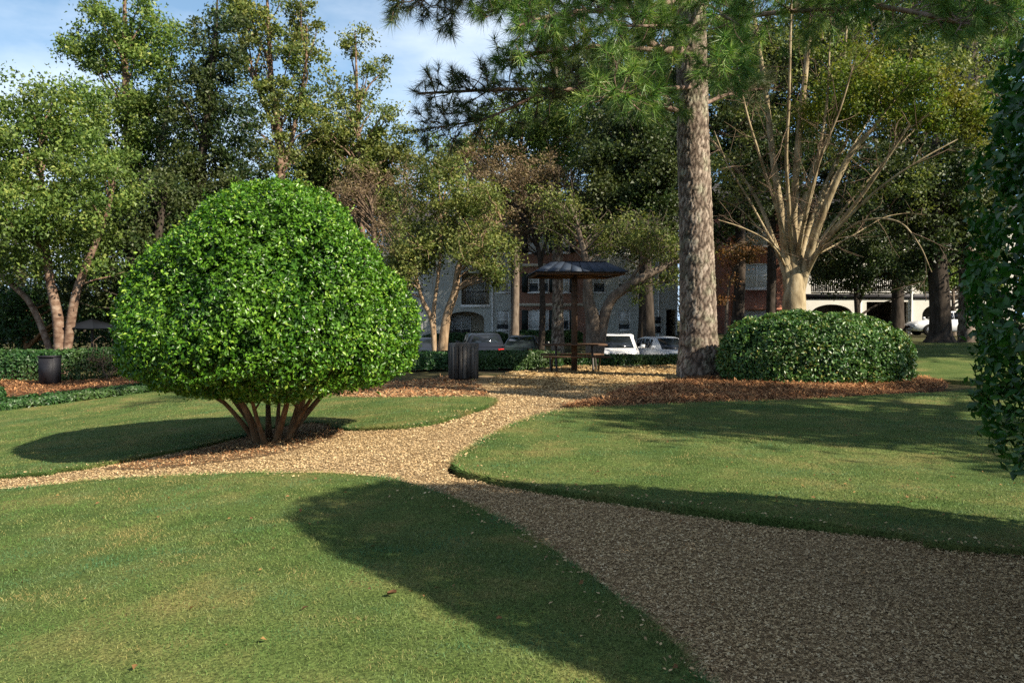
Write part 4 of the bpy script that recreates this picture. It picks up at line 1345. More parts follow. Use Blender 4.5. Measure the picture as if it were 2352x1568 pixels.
broad_tree('yellowing_tree', 'yellow green tree top behind the pine branches', 46,
           [([(1180, 830), (1185, 600), (1190, 420), (1200, 260)], [.26, .2, .14, .05])],
           [(1190, 280, 100, 60, 0, .8), (1240, 360, 100, 70, 0, .8), (1120, 340, 90, 60, 0, .8), (1300, 300, 80, 80, 0, .8), (1050, 380, 80, 60, 0, .8), (1160, 450, 120, 60, 0, .8), (1280, 470, 100, 60, 0, .8)],
           M['birch'], M['greybark'], .14, 70, .5, .9)
broad_tree('brown_oak', 'brownish oak crown spreading behind the pine and fan limbed tree', 42,
           [([(1690, 830), (1700, 600), (1700, 400), (1700, 200)], [.36, .28, .2, .08])],
           [(1400, 200, 130, 90, 1, .8), (1680, 280, 110, 110, 0), (1620, 120, 140, 90, 0), (1700, 430, 100, 80, 0), (1820, 330, 120, 90, 1), (1800, 130, 140, 90, 0), (1640, 520, 90, 40, 0, .6)],
           M['oak'], M['darkbark'], .14, 75, .52, .85)
broad_tree('tall_oak', 'tall dark oak crown left of the big pine trunk before the apartments', 50,
           [([(1478, 800), (1476, 600), (1470, 450), (1468, 260)], [.34, .28, .2, .07])],
           [(1390, 170, 150, 90, 0), (1270, 250, 110, 80, 0), (1560, 110, 120, 110, 0), (1700, 120, 110, 110, 0), (1440, 330, 150, 110, 0), (1530, 420, 110, 110, 0), (1400, 470, 110, 60, 0), (1520, 250, 130, 90, 0), (1500, 560, 80, 40, 0, .7)],
           M['oak'], M['darkbark'], .16, 52, .55, .78)
broad_tree('tall_oak', 'tall dark oak crown behind the fan limbed tree', 49,
           [([(1770, 790), (1772, 600), (1775, 450), (1780, 260)], [.34, .28, .2, .07])],
           [(1730, 330, 130, 110, 0), (1850, 400, 140, 100, 0), (1800, 260, 140, 90, 0), (1960, 420, 110, 90, 0), (1720, 480, 90, 60, 0, .8), (1900, 520, 100, 40, 0, .7)],
           M['oak'], M['darkbark'], .16, 52, .55, .78)
broad_tree('reddening_tree', 'small red and gold leaved tree between the pine and the pale window', 40,
           [([(1665, 820), (1668, 740), (1675, 660), (1690, 600)], [.12, .10, .07, .03])],
           [(1690, 580, 60, 22, 0, .6), (1740, 570, 50, 20, 0, .5), (1662, 640, 20, 60, 0, .5)],
           M['redleaf'], M['greybark'], .09, 50, .34, .8)
broad_tree('small_dark_tree', 'small round dark tree in front of the white arched wall', 38,
           [([(1972, 800), (1970, 740), (1968, 690), (1964, 640), (1960, 580)], [.17, .15, .12, .08, .03]), ([(1970, 700), (1995, 640), (2020, 580)], [.09, .07, .03])],
           [(1930, 600, 80, 50, 0), (2010, 590, 80, 50, 0), (1960, 540, 90, 50, 0), (1900, 640, 46, 34, 0, .8), (2080, 620, 66, 46, 0, 1), (1990, 650, 60, 26, 0, .6)],
           M['oak'], M['darkbark'], .10, 75, .4, 1.0)
broad_tree('dark_oak', 'large dark trunked oak at the right in front of the far car', 32,
           [([(2160, 790), (2158, 720), (2155, 640), (2150, 560), (2148, 440), (2150, 300)], [.46, .40, .38, .37, .28, .12]),
            ([(2150, 560), (2080, 470), (2010, 410)], [.2, .14, .05]), ([(2152, 540), (2220, 440), (2280, 340)], [.2, .14, .05])],
           [(2050, 440, 100, 80, 0), (2150, 400, 120, 90, 0), (2230, 470, 70, 90, 0), (2110, 530, 100, 50, 0, .9), (2250, 330, 80, 80, 0), (2000, 380, 80, 60, 1), (2250, 590, 60, 80, 0, .9), (2090, 600, 70, 36, 0, .6), (2290, 690, 40, 50, 0, .6)],
           M['oak'], M['darkbark'], .12, 85, .48, 1.0)
broad_tree('green_shrub_tree', 'mid green small tree seen between the two right trunks', 48,
           [([(2190, 790), (2190, 700), (2188, 620)], [.13, .1, .05])],
           [(2190, 620, 60, 50, 0), (2130, 640, 40, 40, 0, .7), (2260, 640, 50, 50, 0)], M['birch'], M['greybark'], .12, 70, .42, 1.0)
broad_tree('left_edge_bush_tree', 'low bright leaved bushy tree behind the left birch trunk', 34,
           [([(60, 830), (60, 760), (55, 700)], [.12, .1, .05])],
           [(60, 700, 90, 60, 0), (-20, 720, 80, 70, 0), (230, 700, 60, 30, 0, .7), (20, 770, 70, 30, 0, .6)], M['lowhedge'], M['hollybark'], .11, 80, .42, .9)
broad_tree('understory_bush', 'twiggy bare bush low between the dark shrub and holly', 25.5,
           [([(245, 868), (240, 850), (232, 830)], [.03, .025, .01])],
           [(230, 820, 34, 30, 0, .4), (255, 835, 26, 20, 0, .4)], M['russet'], M['twig'], .05, 26, .3, .5, nbranch=40, twigs=40, cat='bush')

xp = W(1281, 800, 48)
simple_pine('slim reddish pine trunk in front of the brick apartment wall', xp[0], 48, 20, .33, 9, 26, 3.2, per=22, wid=.025)
xp = W(2222, 760, 34)
simple_pine('tall pine with sunlit upper trunk beside the dark oak', xp[0], 34, 19, .30, 10.5, 22, 3.2, per=22, wid=.024)
simple_pine('slender pine behind the white balcony wall', 20.5, 66, 22, .3, 7, 26, 3.6, per=18, wid=.035)
# pines standing to the right of the view; their shade falls across the lawn and the pine straw
simple_pine('pine standing outside the frame right of the lawn', 14.6, 8.2, 15.5, .36, 7.5, 24, 3.6, per=15, wid=.045, group='pines right of the view')
simple_pine('pine standing outside the frame right of the far hedge mound', 25.0, 18.5, 22, .34, 10.0, 24, 4.0, per=15, wid=.045, group='pines right of the view')

simple_pine('tall pine standing outside the frame beside the dark holly', 12.6, 7.3, 25, .34, 16.5, 26, 3.8, per=15, wid=.045, group='pines right of the view')


def wp(x, y, z):
    return (CX + x / y * FPX, HOR - (z - CAMH) * FPX / y)


OY = 4.4
broad_tree('shade_oak', 'spreading oak outside the frame on the right whose shade crosses the lawn', OY,
           [([wp(15.0, OY, 0), wp(14.9, OY, 4), wp(14.8, OY, 8), wp(15.0, OY, 11)], [.4, .32, .24, .1])],
           [(*wp(15.0 + dx, OY, zz), rx / OY * FPX, rh / OY * FPX, dy) for dx, dy, zz, rx, rh in ((0, 0, 9.5, 2.8, 2.2), (2.5, 1.5, 8.5, 2.3, 1.7), (-2.4, .5, 8.6, 2.2, 1.6), (1, 2.6, 9, 2.4, 1.8), (-1, 2, 10.6, 2.2, 1.5), (2.6, -1, 8, 2.0, 1.5))],
           M['oak'], M['darkbark'], .17, 38, .6, .95)

broad_tree('shade_oak', 'spreading oak outside the frame on the right beyond the hedge mound', 21.0,
           [([wp(26, 21, 0), wp(26, 21, 4), wp(25.8, 21, 8), wp(26, 21, 12)], [.4, .34, .24, .1])],
           [(*wp(26 + dx, 21, zz), rx / 21 * FPX, rh / 21 * FPX, dy) for dx, dy, zz, rx, rh in ((0, 0, 10.5, 3.4, 2.6), (3, 2, 9.5, 2.6, 2), (-3, -1, 9, 2.6, 2), (0, 3, 9, 2.6, 2), (-1, -3, 12, 2.4, 1.8), (-4.5, 1, 7.5, 2.0, 1.5))],
           M['oak'], M['darkbark'], .18, 38, .6, .95)
broad_tree('background_oak', 'high dark crown filling the sky gap at the upper right', 45,
           [([(2060, 790), (2062, 600), (2066, 400), (2070, 150)], [.36, .3, .22, .08])],
           [(2000, 160, 140, 100, 0), (2150, 120, 140, 110, 0), (2290, 200, 110, 130, 0), (1900, 60, 140, 90, 0), (2120, 300, 130, 90, 0), (2300, 400, 110, 110, 0), (2200, 520, 110, 60, 0, .8), (2060, 10, 150, 80, 0), (2280, 40, 110, 90, 0)],
           M['oak'], M['darkbark'], .17, 56, .58, .9)

# ---- woods behind everything
mb, mw = MB(), MB()
for x in np.arange(-75, 80, 3.2):
    for row, yy in enumerate((74, 84)):
        xx, y = x + rng.uniform(-1.5, 1.5), yy + rng.uniform(-3, 3)
        hh = rng.uniform(11, 15) + 1.5 * row
        if -24 < xx < -2: hh *= 0.9
        z = float(gz(xx, y))
        mw.tube([(xx, y, z - .2), (xx + .2, y, z + hh * .5), (xx, y, z + hh * .9)], [.28, .2, .06], 7)
        n = 30
        K = np.column_stack([xx + rng.normal(0, 1.6, n), y + rng.normal(0, 1.4, n), z + hh * rng.uniform(.08, 1.0, n)])
        k_ = np.repeat(np.arange(n), 44)
        P = K[k_] + rng.normal(0, .75, (len(k_), 3))
        add_far_leaves(mb, P, unit(rng.normal(size=P.shape)), rng.uniform(.28, .55, len(P)), .7, np.clip(rng.beta(1.7, 2.2, len(P)) + rng.uniform(-.3, .3, n)[k_], .02, 1))
tag(mb.build('distant_woods', M['wood_seed']), 'far mixed woods closing the view behind the buildings', 'woods', kind='stuff')
tag(mw.build('distant_trunks', M['darkbark']), 'dark trunks of the far woods behind the buildings', 'woods', kind='stuff')

# ------------------------------------------------------------------ made things: materials
M['slat'] = surf('weathered bin slats', [(0.0280, 0.0246, 0.0221), (0.0800, 0.0722, 0.0638), (0.1600, 0.1476, 0.1318)], 5, 0.85, 0.2, 0.4, 20, vscale=(1, 1, .15))
M['black'] = flat('black painted metal', (0.012, 0.012, 0.013), 0.45, 0.4)
M['darkmetal'] = flat('dark bronze metal', (0.035, 0.028, 0.022), 0.5, 0.4)
M['brownwood'] = surf('stained brown wood', [(0.05, 0.028, 0.016), (0.11, 0.062, 0.034)], 6, 0.7, 0.25, 0.3, vscale=(.3, 1, 1))
M['roofblue'] = surf('blue grey metal roof', [(0.016, 0.026, 0.045), (0.028, 0.042, 0.068)], 3, 0.65, 0.5, 0.1, metal=0.2)
M['roofshade'] = flat('shade-darkened canopy roof', (0.008, 0.010, 0.014), 0.9, 0.1)  # colour darkened in place of shade falling on the far left canopy
M['shaded_greybox'] = surf('shade-darkened grey casing', [(0.014, 0.014, 0.018), (0.026, 0.026, 0.031)], 2, 0.6, 0.3, 0)  # grey taken near black in place of shade on the far left cabinet
M['white'] = surf('white trim paint', [(0.70, 0.69, 0.66), (0.80, 0.79, 0.77)], 2, 0.6, 0.3, 0)
M['signblue'] = flat('sign blue', (0.02, 0.10, 0.42), 0.4, 0.4, var=.05)
M['signwhite'] = flat('sign white', (0.8, 0.8, 0.8), 0.4, 0.4, var=.03)
M['glass'] = glassmat('window glass', (0.035, 0.045, 0.055))
M['carglass'] = glassmat('car glass', (0.012, 0.016, 0.02))
M['blind'] = surf('white window blinds', [(0.42, 0.43, 0.42), (0.72, 0.73, 0.71)], 9, 0.8, 0.2, 0.1, vscale=(.02, .02, 3))
M['shutter'] = flat('dark green shutters', (0.012, 0.02, 0.017), 0.6, 0.3)
M['carwhite'] = flat('white car paint', (0.74, 0.75, 0.76), 0.25, 0.6, var=.03)
M['cardark'] = flat('dark blue car paint', (0.012, 0.015, 0.022), 0.22, 0.6, var=.1)
M['cargreen'] = flat('dark green car paint', (0.014, 0.022, 0.02), 0.25, 0.6, var=.1)
M['carsilver'] = flat('silver white car paint', (0.55, 0.58, 0.62), 0.25, 0.6, var=.03)
M['rubber'] = flat('tyre rubber', (0.015, 0.015, 0.015), 0.85, 0.2)
M['rim'] = flat('alloy rim', (0.42, 0.42, 0.43), 0.35, 0.5, 0.8)
M['redlens'] = flat('red tail lamp lens', (0.42, 0.015, 0.012), 0.2, 0.6)
M['clearlens'] = flat('clear lamp lens', (0.55, 0.57, 0.6), 0.12, 0.7)
M['shingle'] = surf('dark roof shingles', [(0.03, 0.03, 0.034), (0.07, 0.068, 0.07)], 6, 0.9, 0.15, 0.4, vscale=(1, 1, 3))


def siding(name, col, lap=6.5):
    m, n, l, out = newmat(name)
    b = principled(n, l, out, 0.7, 0.25)
    t = n.new('ShaderNodeTexCoord'); w = n.new('ShaderNodeTexWave')
    w.wave_type = 'BANDS'; w.bands_direction = 'Z'; w.wave_profile = 'SAW'
    w.inputs['Scale'].default_value = lap / 6.283 * 1.0 * 3.1416 / 3.0
    l.new(t.outputs['Object'], w.inputs['Vector'])
    z = noise(n, l, 0.8, 4)
    r = ramp(n, [tuple(c * .86 for c in col), col], [.35, .65])
    l.new(z.outputs['Fac'], r.inputs['Fac'])
    l.new(r.outputs['Color'], b.inputs['Base Color'])
    bp = n.new('ShaderNodeBump'); bp.inputs['Strength'].default_value = .7; bp.inputs['Distance'].default_value = .03
    l.new(w.outputs['Fac'], bp.inputs['Height']); l.new(bp.outputs[0], b.inputs['Normal'])
    return m


def brickmat(name, c1, c2, mortar):
    m, n, l, out = newmat(name)
    b = principled(n, l, out, 0.9, 0.15)
    t = n.new('ShaderNodeTexCoord')
    mp_ = n.new('ShaderNodeMapping'); mp_.inputs['Rotation'].default_value = (math.pi / 2, 0, 0)
    br = n.new('ShaderNodeTexBrick')
    br.inputs['Color1'].default_value = (*c1, 1); br.inputs['Color2'].default_value = (*c2, 1); br.inputs['Mortar'].default_value = (*mortar, 1)
    br.inputs['Scale'].default_value = 4.2; br.inputs['Mortar Size'].default_value = .02
    l.new(t.outputs['Object'], mp_.inputs['Vector']); l.new(mp_.outputs[0], br.inputs['Vector'])
    z = noise(n, l, 1.1, 4)
    r = ramp(n, [(.7, .7, .7), (1.2, 1.15, 1.1)], [.3, .7]); l.new(z.outputs['Fac'], r.inputs['Fac'])
    l.new(mixc(n, l, 1.0, br.outputs['Color'], r.outputs['Color'], 'MULTIPLY'), b.inputs['Base Color'])
    return m


M['sidinggrey'] = siding('grey green siding', (0.50, 0.51, 0.47))
M['sidingtan'] = siding('tan siding', (0.50, 0.44, 0.34))
M['sidingwhite'] = siding('white siding', (0.66, 0.64, 0.58))
M['brick'] = brickmat('brown red brick', (0.20, 0.085, 0.055), (0.28, 0.13, 0.085), (0.30, 0.26, 0.22))
M['brickred'] = brickmat('red brick', (0.30, 0.09, 0.05), (0.36, 0.13, 0.07), (0.34, 0.28, 0.24))
M['dark_room'] = flat('shaded passage wall', (0.10, 0.085, 0.07), 0.9, 0.1)

# ------------------------------------------------------------------ slatted bin
bp_ = G(1065, 869)
bz = float(gz(*bp_)) - 0.02
sB = bp_[1] / FPX
BH, BR = 84 * sB, 35 * sB
th = base(thing('litter_bin', 'round litter bin clad in weathered vertical slats beside the path', 'bin', (bp_[0], bp_[1], bz)), (bp_[0], bp_[1], bz))
c = np.array([bp_[0], bp_[1], bz])
MB().lathe([(BR * .86, .03), (BR * .86, BH * .9), (BR * .82, BH * .9), (BR * .82, .08), (.001, .08)], 28, c).build('liner', M['black'], th, smooth=True)
m = MB()
for zz in (.18 * BH, .8 * BH):
    m = MB().lathe([(BR * .87, zz), (BR * .905, zz), (BR * .905, zz + .05), (BR * .87, zz + .05), (BR * .87, zz)], 28, c)
    m.build('hoop', M['black'], th, smooth=False)
NS = 22
for k in range(NS):
    a = 2 * math.pi * k / NS
    w = math.pi * BR / NS * .80
    h0, h1 = .035 + rng.uniform(-.012, .012), BH * (.93 + rng.uniform(-.015, .02))
    m = MB().box(-w, w, -.016, .016, h0, h1)
    V = np.concatenate(m.V)
    tw = rng.normal(0, .05)
    R0 = BR * .95 + rng.uniform(-.006, .006)
    ca, sa = math.cos(a + tw), math.sin(a + tw)
    X = np.column_stack([-sa * V[:, 0] + ca * V[:, 1] + math.cos(a) * R0, ca * V[:, 0] + sa * V[:, 1] + math.sin(a) * R0, V[:, 2] + rng.normal(0, .004, 8)]) + c
    m2 = MB(); m2.add(X, m.F4[0]); m2.build('slat', M['slat'], th)
MB().lathe([(BR * .99, BH * .90), (BR * 1.0, BH * .97), (BR * .92, BH * 1.0), (BR * .55, BH * 1.0), (BR * .45, BH * .96)], 28, c).build('lid', M['slat'], th, smooth=True)

# ------------------------------------------------------------------ picnic shelter: a square hipped roof on one post over a table
SY = 23.2
sx = W(1319, 800, SY)[0]
sz = float(gz(sx, SY))
sS = SY / FPX
c = np.array([sx, SY, sz])
th = base(thing('picnic_shelter', 'blue grey hipped canopy on a single post over the picnic table', 'shelter', c, R(0)), c)
ze, zt, rw = W(0, 628, SY)[2], W(0, 601, SY)[2], 104 * sS
rot = R(5)


def rz(p):
    p = np.asarray(p, float)
    x, y = p[..., 0] - sx, p[..., 1] - SY
    q = p.copy()
    q[..., 0] = sx + x * math.cos(rot) - y * math.sin(rot)
    q[..., 1] = SY + x * math.sin(rot) + y * math.cos(rot)
    return q


SH = .97 * rw
TF = .60
for k in range(4):
    a = math.pi / 2 * k

    def pt(t, f):
        r_ = SH * (1 - (1 - TF) * f)
        x, y = t * r_, -r_
        return np.array([sx + x * math.cos(a) - y * math.sin(a), SY + x * math.sin(a) + y * math.cos(a), ze + (zt - .05 - ze) * f ** .85])
    NP = 8
    for j in range(NP):                    # standing seam panels on each slope
        t0, t1 = -1 + 2 * j / NP, -1 + 2 * (j + 1) / NP
        g = .008
        top = [pt(t0 + g, 0), pt(t1 - g, 0), pt(t1 - g, 1), pt(t0 + g, 1)]
        bot = [p - np.array([0, 0, .035]) for p in top]
        V = rz(np.array(top + bot))
        MB().add(V, [(0, 1, 2, 3), (7, 6, 5, 4), (0, 4, 5, 1), (1, 5, 6, 2), (2, 6, 7, 3), (3, 7, 4, 0)]).build('roof_panel', M['roofblue'], th)
zc0 = zt - .05 + .004
V = [(sx - SH * TF * 1.03, SY - SH * TF * 1.03, zc0), (sx + SH * TF * 1.03, SY - SH * TF * 1.03, zc0), (sx + SH * TF * 1.03, SY + SH * TF * 1.03, zc0), (sx - SH * TF * 1.03, SY + SH * TF * 1.03, zc0), (sx, SY, zt + .02)]
MB().add(rz(np.array(V)), [(0, 1, 4), (1, 2, 4), (2, 3, 4), (3, 0, 4)]).build('roof_cap', M['roofblue'], th)
for k in range(4):                          # brown fascia boards and rafters under the roof
    a = math.pi / 2 * k
    def tr(V):
        V = np.asarray(V, float); x, y = V[:, 0] - sx, V[:, 1] - SY
        return rz(np.column_stack([sx + x * math.cos(a) - y * math.sin(a), SY + x * math.sin(a) + y * math.cos(a), V[:, 2]]))
    m = MB().box(sx - SH * .93, sx + SH * .93, SY - SH * .95, SY - SH * .95 + .05, ze - .10, ze - .038)
    MB().add(tr(m.V[0]), m.F4[0]).build('fascia_board', M['brownwood'], th)
    p1 = np.array([sx - SH * .92, SY - SH * .92, ze - .06]); p0 = np.array([sx - .06, SY - .06, zt - .42])
    MB().tube(tr(np.array([p0, .5 * (p0 + p1), p1])), .045, 6).build('rafter', M['brownwood'], th)
MB().box(sx - .085, sx + .085, SY - .085, SY + .085, sz - .1, zt - .1).build('post', M['brownwood'], th)
tz = sz + .78
for k in range(5):
    y0 = SY - .45 + k * .18
    (MB().box(sx - .95, sx - .095, y0, y0 + .165, tz - .045, tz).box(sx + .095, sx + .95, y0, y0 + .165, tz - .045, tz) if k == 2 else MB().box(sx - .95, sx + .95, y0, y0 + .165, tz - .045, tz)).build('table_plank', M['brownwood'], th)
for sgn in (-1, 1):
    y0 = SY + sgn * .82
    b_ = MB().box(sx - .98, sx + .98, y0 - .14, y0 + .14, sz + .40, sz + .45).build('bench', M['brownwood'], th)
    for xx in (-.7, .7):
        MB().tube([(sx + xx, SY + sgn * .2, sz - .05), (sx + xx, SY + sgn * .72, sz + .395)], .03, 8).build('bench_leg', M['darkmetal'], th)
for xx in (-.55, .55):
    MB().tube([(sx + xx, SY - .3, sz - .05), (sx + xx, SY, sz + .45), (sx + xx, SY + .05, tz - .05)], .035, 8).build('table_leg', M['darkmetal'], th)

# second canopy roof, far left between the birch and the holly
x2 = W(212, 745, 31)
c = np.array([x2[0], 31, float(gz(x2[0], 31))])
th = base(thing('picnic_shelter', 'shade-darkened canopy roof half hidden between the birch and the domed holly', 'shelter', c), c)
for k in range(6):
    a0, a1 = k * math.pi / 3, (k + 1) * math.pi / 3
    z0, z1 = W(0, 752, 31)[2], W(0, 733, 31)[2]
    P = [(c[0] + 1.25 * math.cos(a0), 31 + 1.25 * math.sin(a0), z0), (c[0] + 1.25 * math.cos(a1), 31 + 1.25 * math.sin(a1), z0), (c[0] + .1 * math.cos(a1), 31 + .1 * math.sin(a1), z1), (c[0] + .1 * math.cos(a0), 31 + .1 * math.sin(a0), z1)]
    P2 = [(p[0], p[1], p[2] - .05) for p in P]
    MB().add(P + P2, [(0, 1, 2, 3), (7, 6, 5, 4), (0, 4, 5, 1), (1, 5, 6, 2), (2, 6, 7, 3), (3, 7, 4, 0)]).build('roof_panel', M['roofshade'], th)
MB().lathe([(.06, c[2] - .1), (.06, z1 - .05)], 10, (c[0], 31, 0)).build('post', M['darkmetal'], th)

# grey utility box by the far left hedge, casing coloured dark for shade
p = W(106, 850, 24.3)[:2]
z = float(gz(*p)); s_ = p[1] / FPX
w_, h_ = 18 * s_, 62 * s_
th = base(thing('utility_box', 'plain grey utility cabinet coloured dark for shade before the far left hedge', 'cabinet', (p[0], p[1], z)), (p[0], p[1], z))
MB().box(p[0] - w_, p[0] + w_, p[1], p[1] + w_ * 1.6, z - .05, z + h_).build('casing', M['shaded_greybox'], th)
MB().box(p[0] - w_ * 1.06, p[0] + w_ * 1.06, p[1] - .03, p[1] + w_ * 1.7, z + h_ + .003, z + h_ + .05).build('lid', M['shaded_greybox'], th)
MB().box(p[0] - w_ * .85, p[0] + w_ * .85, p[1] - .018, p[1] - .003, z + .06, z + h_ - .06).build('door', M['shaded_greybox'], th)


# ------------------------------------------------------------------ cars
def make_car(label, x, y, rotz, paint, suv=True, scale=1.0):
    z = float(gz(x, y)) - 0.06
    t_ = thing('parked_car', label, 'car', (x, y, z), rotz)
    L, hw = (4.6, .94) if suv else (4.7, .91)
    H = 1.58 if suv else 1.42
    belt = 1.02 if suv else .92
    # lower body: stations along the length (front at +x)
    st = [(-L / 2, .80, .42, belt - .22), (-L / 2 + .08, .90, .30, belt - .06), (-L / 2 + .5, .98, .24, belt), (-1.0, 1.0, .22, belt), (.3, 1.0, .22, belt), (1.0, .99, .22, belt - .02),
          (1.5, .97, .24, belt - .06), (L / 2 - .35, .92, .26, belt - .14), (L / 2 - .08, .84, .30, belt - .26), (L / 2, .74, .38, belt - .40)]
    if not suv:
        st[0] = (-L / 2, .80, .42, belt - .18); st[1] = (-L / 2 + .08, .9, .3, belt - .05)
    ring = []
    for xx, wf, zb, ztop in st:
        w = hw * wf; mid = .5 * (zb + ztop)
        half = [(w * .86, zb), (w * .97, zb + .10), (w, mid), (w * .985, ztop - .12), (w * .93, ztop - .03), (w * .72, ztop + .015), (w * .3, ztop + .035)]
        pts = [(xx, yy, zz) for yy, zz in half] + [(xx, -yy, zz) for yy, zz in half[::-1]]
        ring.append(pts)
    A = np.array(ring); m_, n_ = A.shape[:2]
    mb = MB()
    i = np.arange(m_ - 1)[:, None] * n_; j = np.arange(n_)[None, :]
    mb.add(A.reshape(-1, 3), np.stack([i + j, i + (j + 1) % n_, i + n_ + (j + 1) % n_, i + n_ + j], -1).reshape(-1, 4))
    for row in (0, m_ - 1):
        cc = A[row].mean(0)
        mb.add(np.vstack([A[row], cc]), [(q, (q + 1) % n_, n_) for q in range(n_)])
    mb.build('body', paint, t_, smooth=True)
    # cabin
    if suv: cs = [(-L / 2 + .12, belt - .02, .84, .84), (-L / 2 + .42, H - .10, .84, .66), (-1.2, H - .01, .87, .68), (-.1, H, .87, .68), (.45, H - .06, .86, .66), (1.22, belt - .03, .80, .78)]
    else: cs = [(-L / 2 + .75, belt - .02, .80, .80), (-L / 2 + 1.35, H - .08, .84, .62), (-.5, H, .85, .62), (.1, H - .02, .85, .62), (.35, H - .05, .84, .61), (1.2, belt - .04, .78, .76)]
    A = []
    for xx, zt_, wb, wt in cs:
        wb *= hw / .94; wt *= hw / .94
        A.append([(xx, wb, belt - .04), (xx, wt + .03, zt_ - .05), (xx, wt - .06, zt_), (xx, -(wt - .06), zt_), (xx, -(wt + .03), zt_ - .05), (xx, -wb, belt - .04)])
    A = np.array(A); m_, n_ = A.shape[:2]
    mb = MB()
    i = np.arange(m_ - 1)[:, None] * n_; j = np.arange(n_ - 1)[None, :]
    mb.add(A.reshape(-1, 3), np.stack([i + j, i + j + 1, i + n_ + j + 1, i + n_ + j], -1).reshape(-1, 4))
    mb.build('cabin', paint, t_, smooth=False)

    def pane(name, q, inset=.10, off=.012):
        q = np.array(q, float); cc = q.mean(0)
        nrm = unit(np.cross(q[1] - q[0], q[3] - q[0]))
        if nrm @ (cc - np.array([0, 0, .9])) < 0: nrm = -nrm
        P = cc + (q - cc) * (1 - inset) + nrm * off
        MB().add(np.vstack([P, P - nrm * .006]), [(0, 1, 2, 3), (7, 6, 5, 4), (0, 4, 5, 1), (1, 5, 6, 2), (2, 6, 7, 3), (3, 7, 4, 0)]).build(name, M['carglass'], t_)
    up = .1
    def lerp(a, b, f): return np.array(a) * (1 - f) + np.array(b) * f
    # front and rear screens
    w5, w4 = A[5], A[4]
    pane('windscreen', [lerp(w5[0], w4[1], .04), lerp(w5[5], w4[4], .04), w4[3], w4[2]], .09)
    pane('rear_window', [lerp(A[0][0], A[1][1], .25), lerp(A[0][5], A[1][4], .25), A[1][3], A[1][2]], .12)
    for s0, s1 in ((0, 1), (4, 5)): pass
    for side in (0, 1):
        b_, t__ = (0, 1) if side == 0 else (5, 4)
        for k0, k1, f0, f1 in ((1, 2, .0, 1.0), (2, 3, .02, .98), (3, 4, .05, 1.0)):
            lo0, lo1, hi0, hi1 = A[k0][b_] + (0, 0, .05), A[k1][b_] + (0, 0, .05), A[k0][t__], A[k1][t__]
            pane('side_window', [lo0, lo1, hi1, hi0], .12)
    for sy in (-1, 1):
        for xx in (-L / 2 + .82, L / 2 - .88):
            w = MB().lathe([(.18, -.11), (.30, -.115), (.335, -.09), (.345, 0), (.335, .09), (.30, .115), (.18, .11)], 22, (xx, sy * (hw - .10), .335), 'y').build('wheel', M['rubber'], t_, smooth=True)
            MB().lathe([(.001, .0), (.06, .012), (.20, 0), (.21, -.02), (.22, .02)], 18, (xx, sy * (hw + .012), .335), 'y').build('rim', M['rim'], w)
        xf = L / 2 - .16
        MB().add(*boxq(xf - .10, xf + .10, sy * .60 - .17, sy * .60 + .17, belt - .40, belt - .27)).build('headlight', M['clearlens'], t_)
        MB().add(*boxq(-L / 2 - .012, -L / 2 + .12, sy * .66 - .13, sy * .66 + .13, belt - .30, belt - .12)).build('tail_light', M['redlens'], t_)
        MB().tube([(1.0, sy * (hw - .06), belt + .04), (1.0, sy * (hw + .06), belt + .08)], .03, 6).add(*boxq(.94, 1.06, sy * (hw + .12) - .08, sy * (hw + .12) + .08, belt + .02, belt + .16)).build('mirror', paint, t_)
    MB().add(*boxq(L / 2 - .05, L / 2 + .012, -.42, .42, .45, .58)).build('grille', M['black'], t_)
    MB().add(*boxq(-L / 2 - .02, -L / 2 + .03, -.17, .17, belt - .42, belt - .31)).build('number_plate', M['signwhite'], t_)
    return t_


def boxq(x0, x1, y0, y1, z0, z1):
    m = MB().box(x0, x1, y0, y1, z0, z1)
    return m.V[0], m.F4[0]


cw = W(1420, 790, 30.6)
make_car('white sport utility car facing the camera behind the picnic shelter', cw[0] + .05, 31.6, R(-98), M['carwhite'], True)
cw = W(1528, 790, 31.5)
make_car('silver white car partly hidden by the big pine trunk', cw[0] + .1, 32.6, R(-70), M['carsilver'], False)
cw = W(1108, 780, 38)
make_car('dark blue car with red tail lamp seen from behind above the low hedge', cw[0], 36.5, R(98), M['cardark'], True)
cw = W(1196, 785, 40)
make_car('small dark green car right of the dark blue car', cw[0] + .15, 37.5, R(80), M['cargreen'], False)
cw = W(985, 785, 40)
make_car('dark car behind the stems of the small maple', cw[0], 37.0, R(90), M['cardark'], False)
cw = W(2192, 760, 44)
make_car('white car far right between the dark oak and pine trunks', cw[0], 44.5, R(175), M['carwhite'], False)

# ------------------------------------------------------------------ accessible parking sign and lamp post
p = W(1182, 740, 46.8)
z = float(gz(p[0], 46.8))
th = base(thing('parking_sign', 'small blue and white accessible parking sign on a post by the brick wall', 'sign', (p[0], 46.8, z)), (p[0], 46.8, z))
zs1, zs0 = W(0, 727, 46.8)[2], W(0, 752, 46.8)[2]
w_ = 7.5 * 46.8 / FPX
zm = zs0 + .42 * (zs1 - zs0)
MB().tube([(p[0], 46.85, z - .1), (p[0], 46.85, zs1)], .03, 8).build('post', M['darkmetal'], th)
MB().box(p[0] - w_, p[0] + w_, 46.79, 46.81, zm, zs1).build('blue_plate', M['signblue'], th)
MB().box(p[0] - w_, p[0] + w_, 46.79, 46.81, zs0, zm - .004).build('white_plate', M['signwhite'], th)
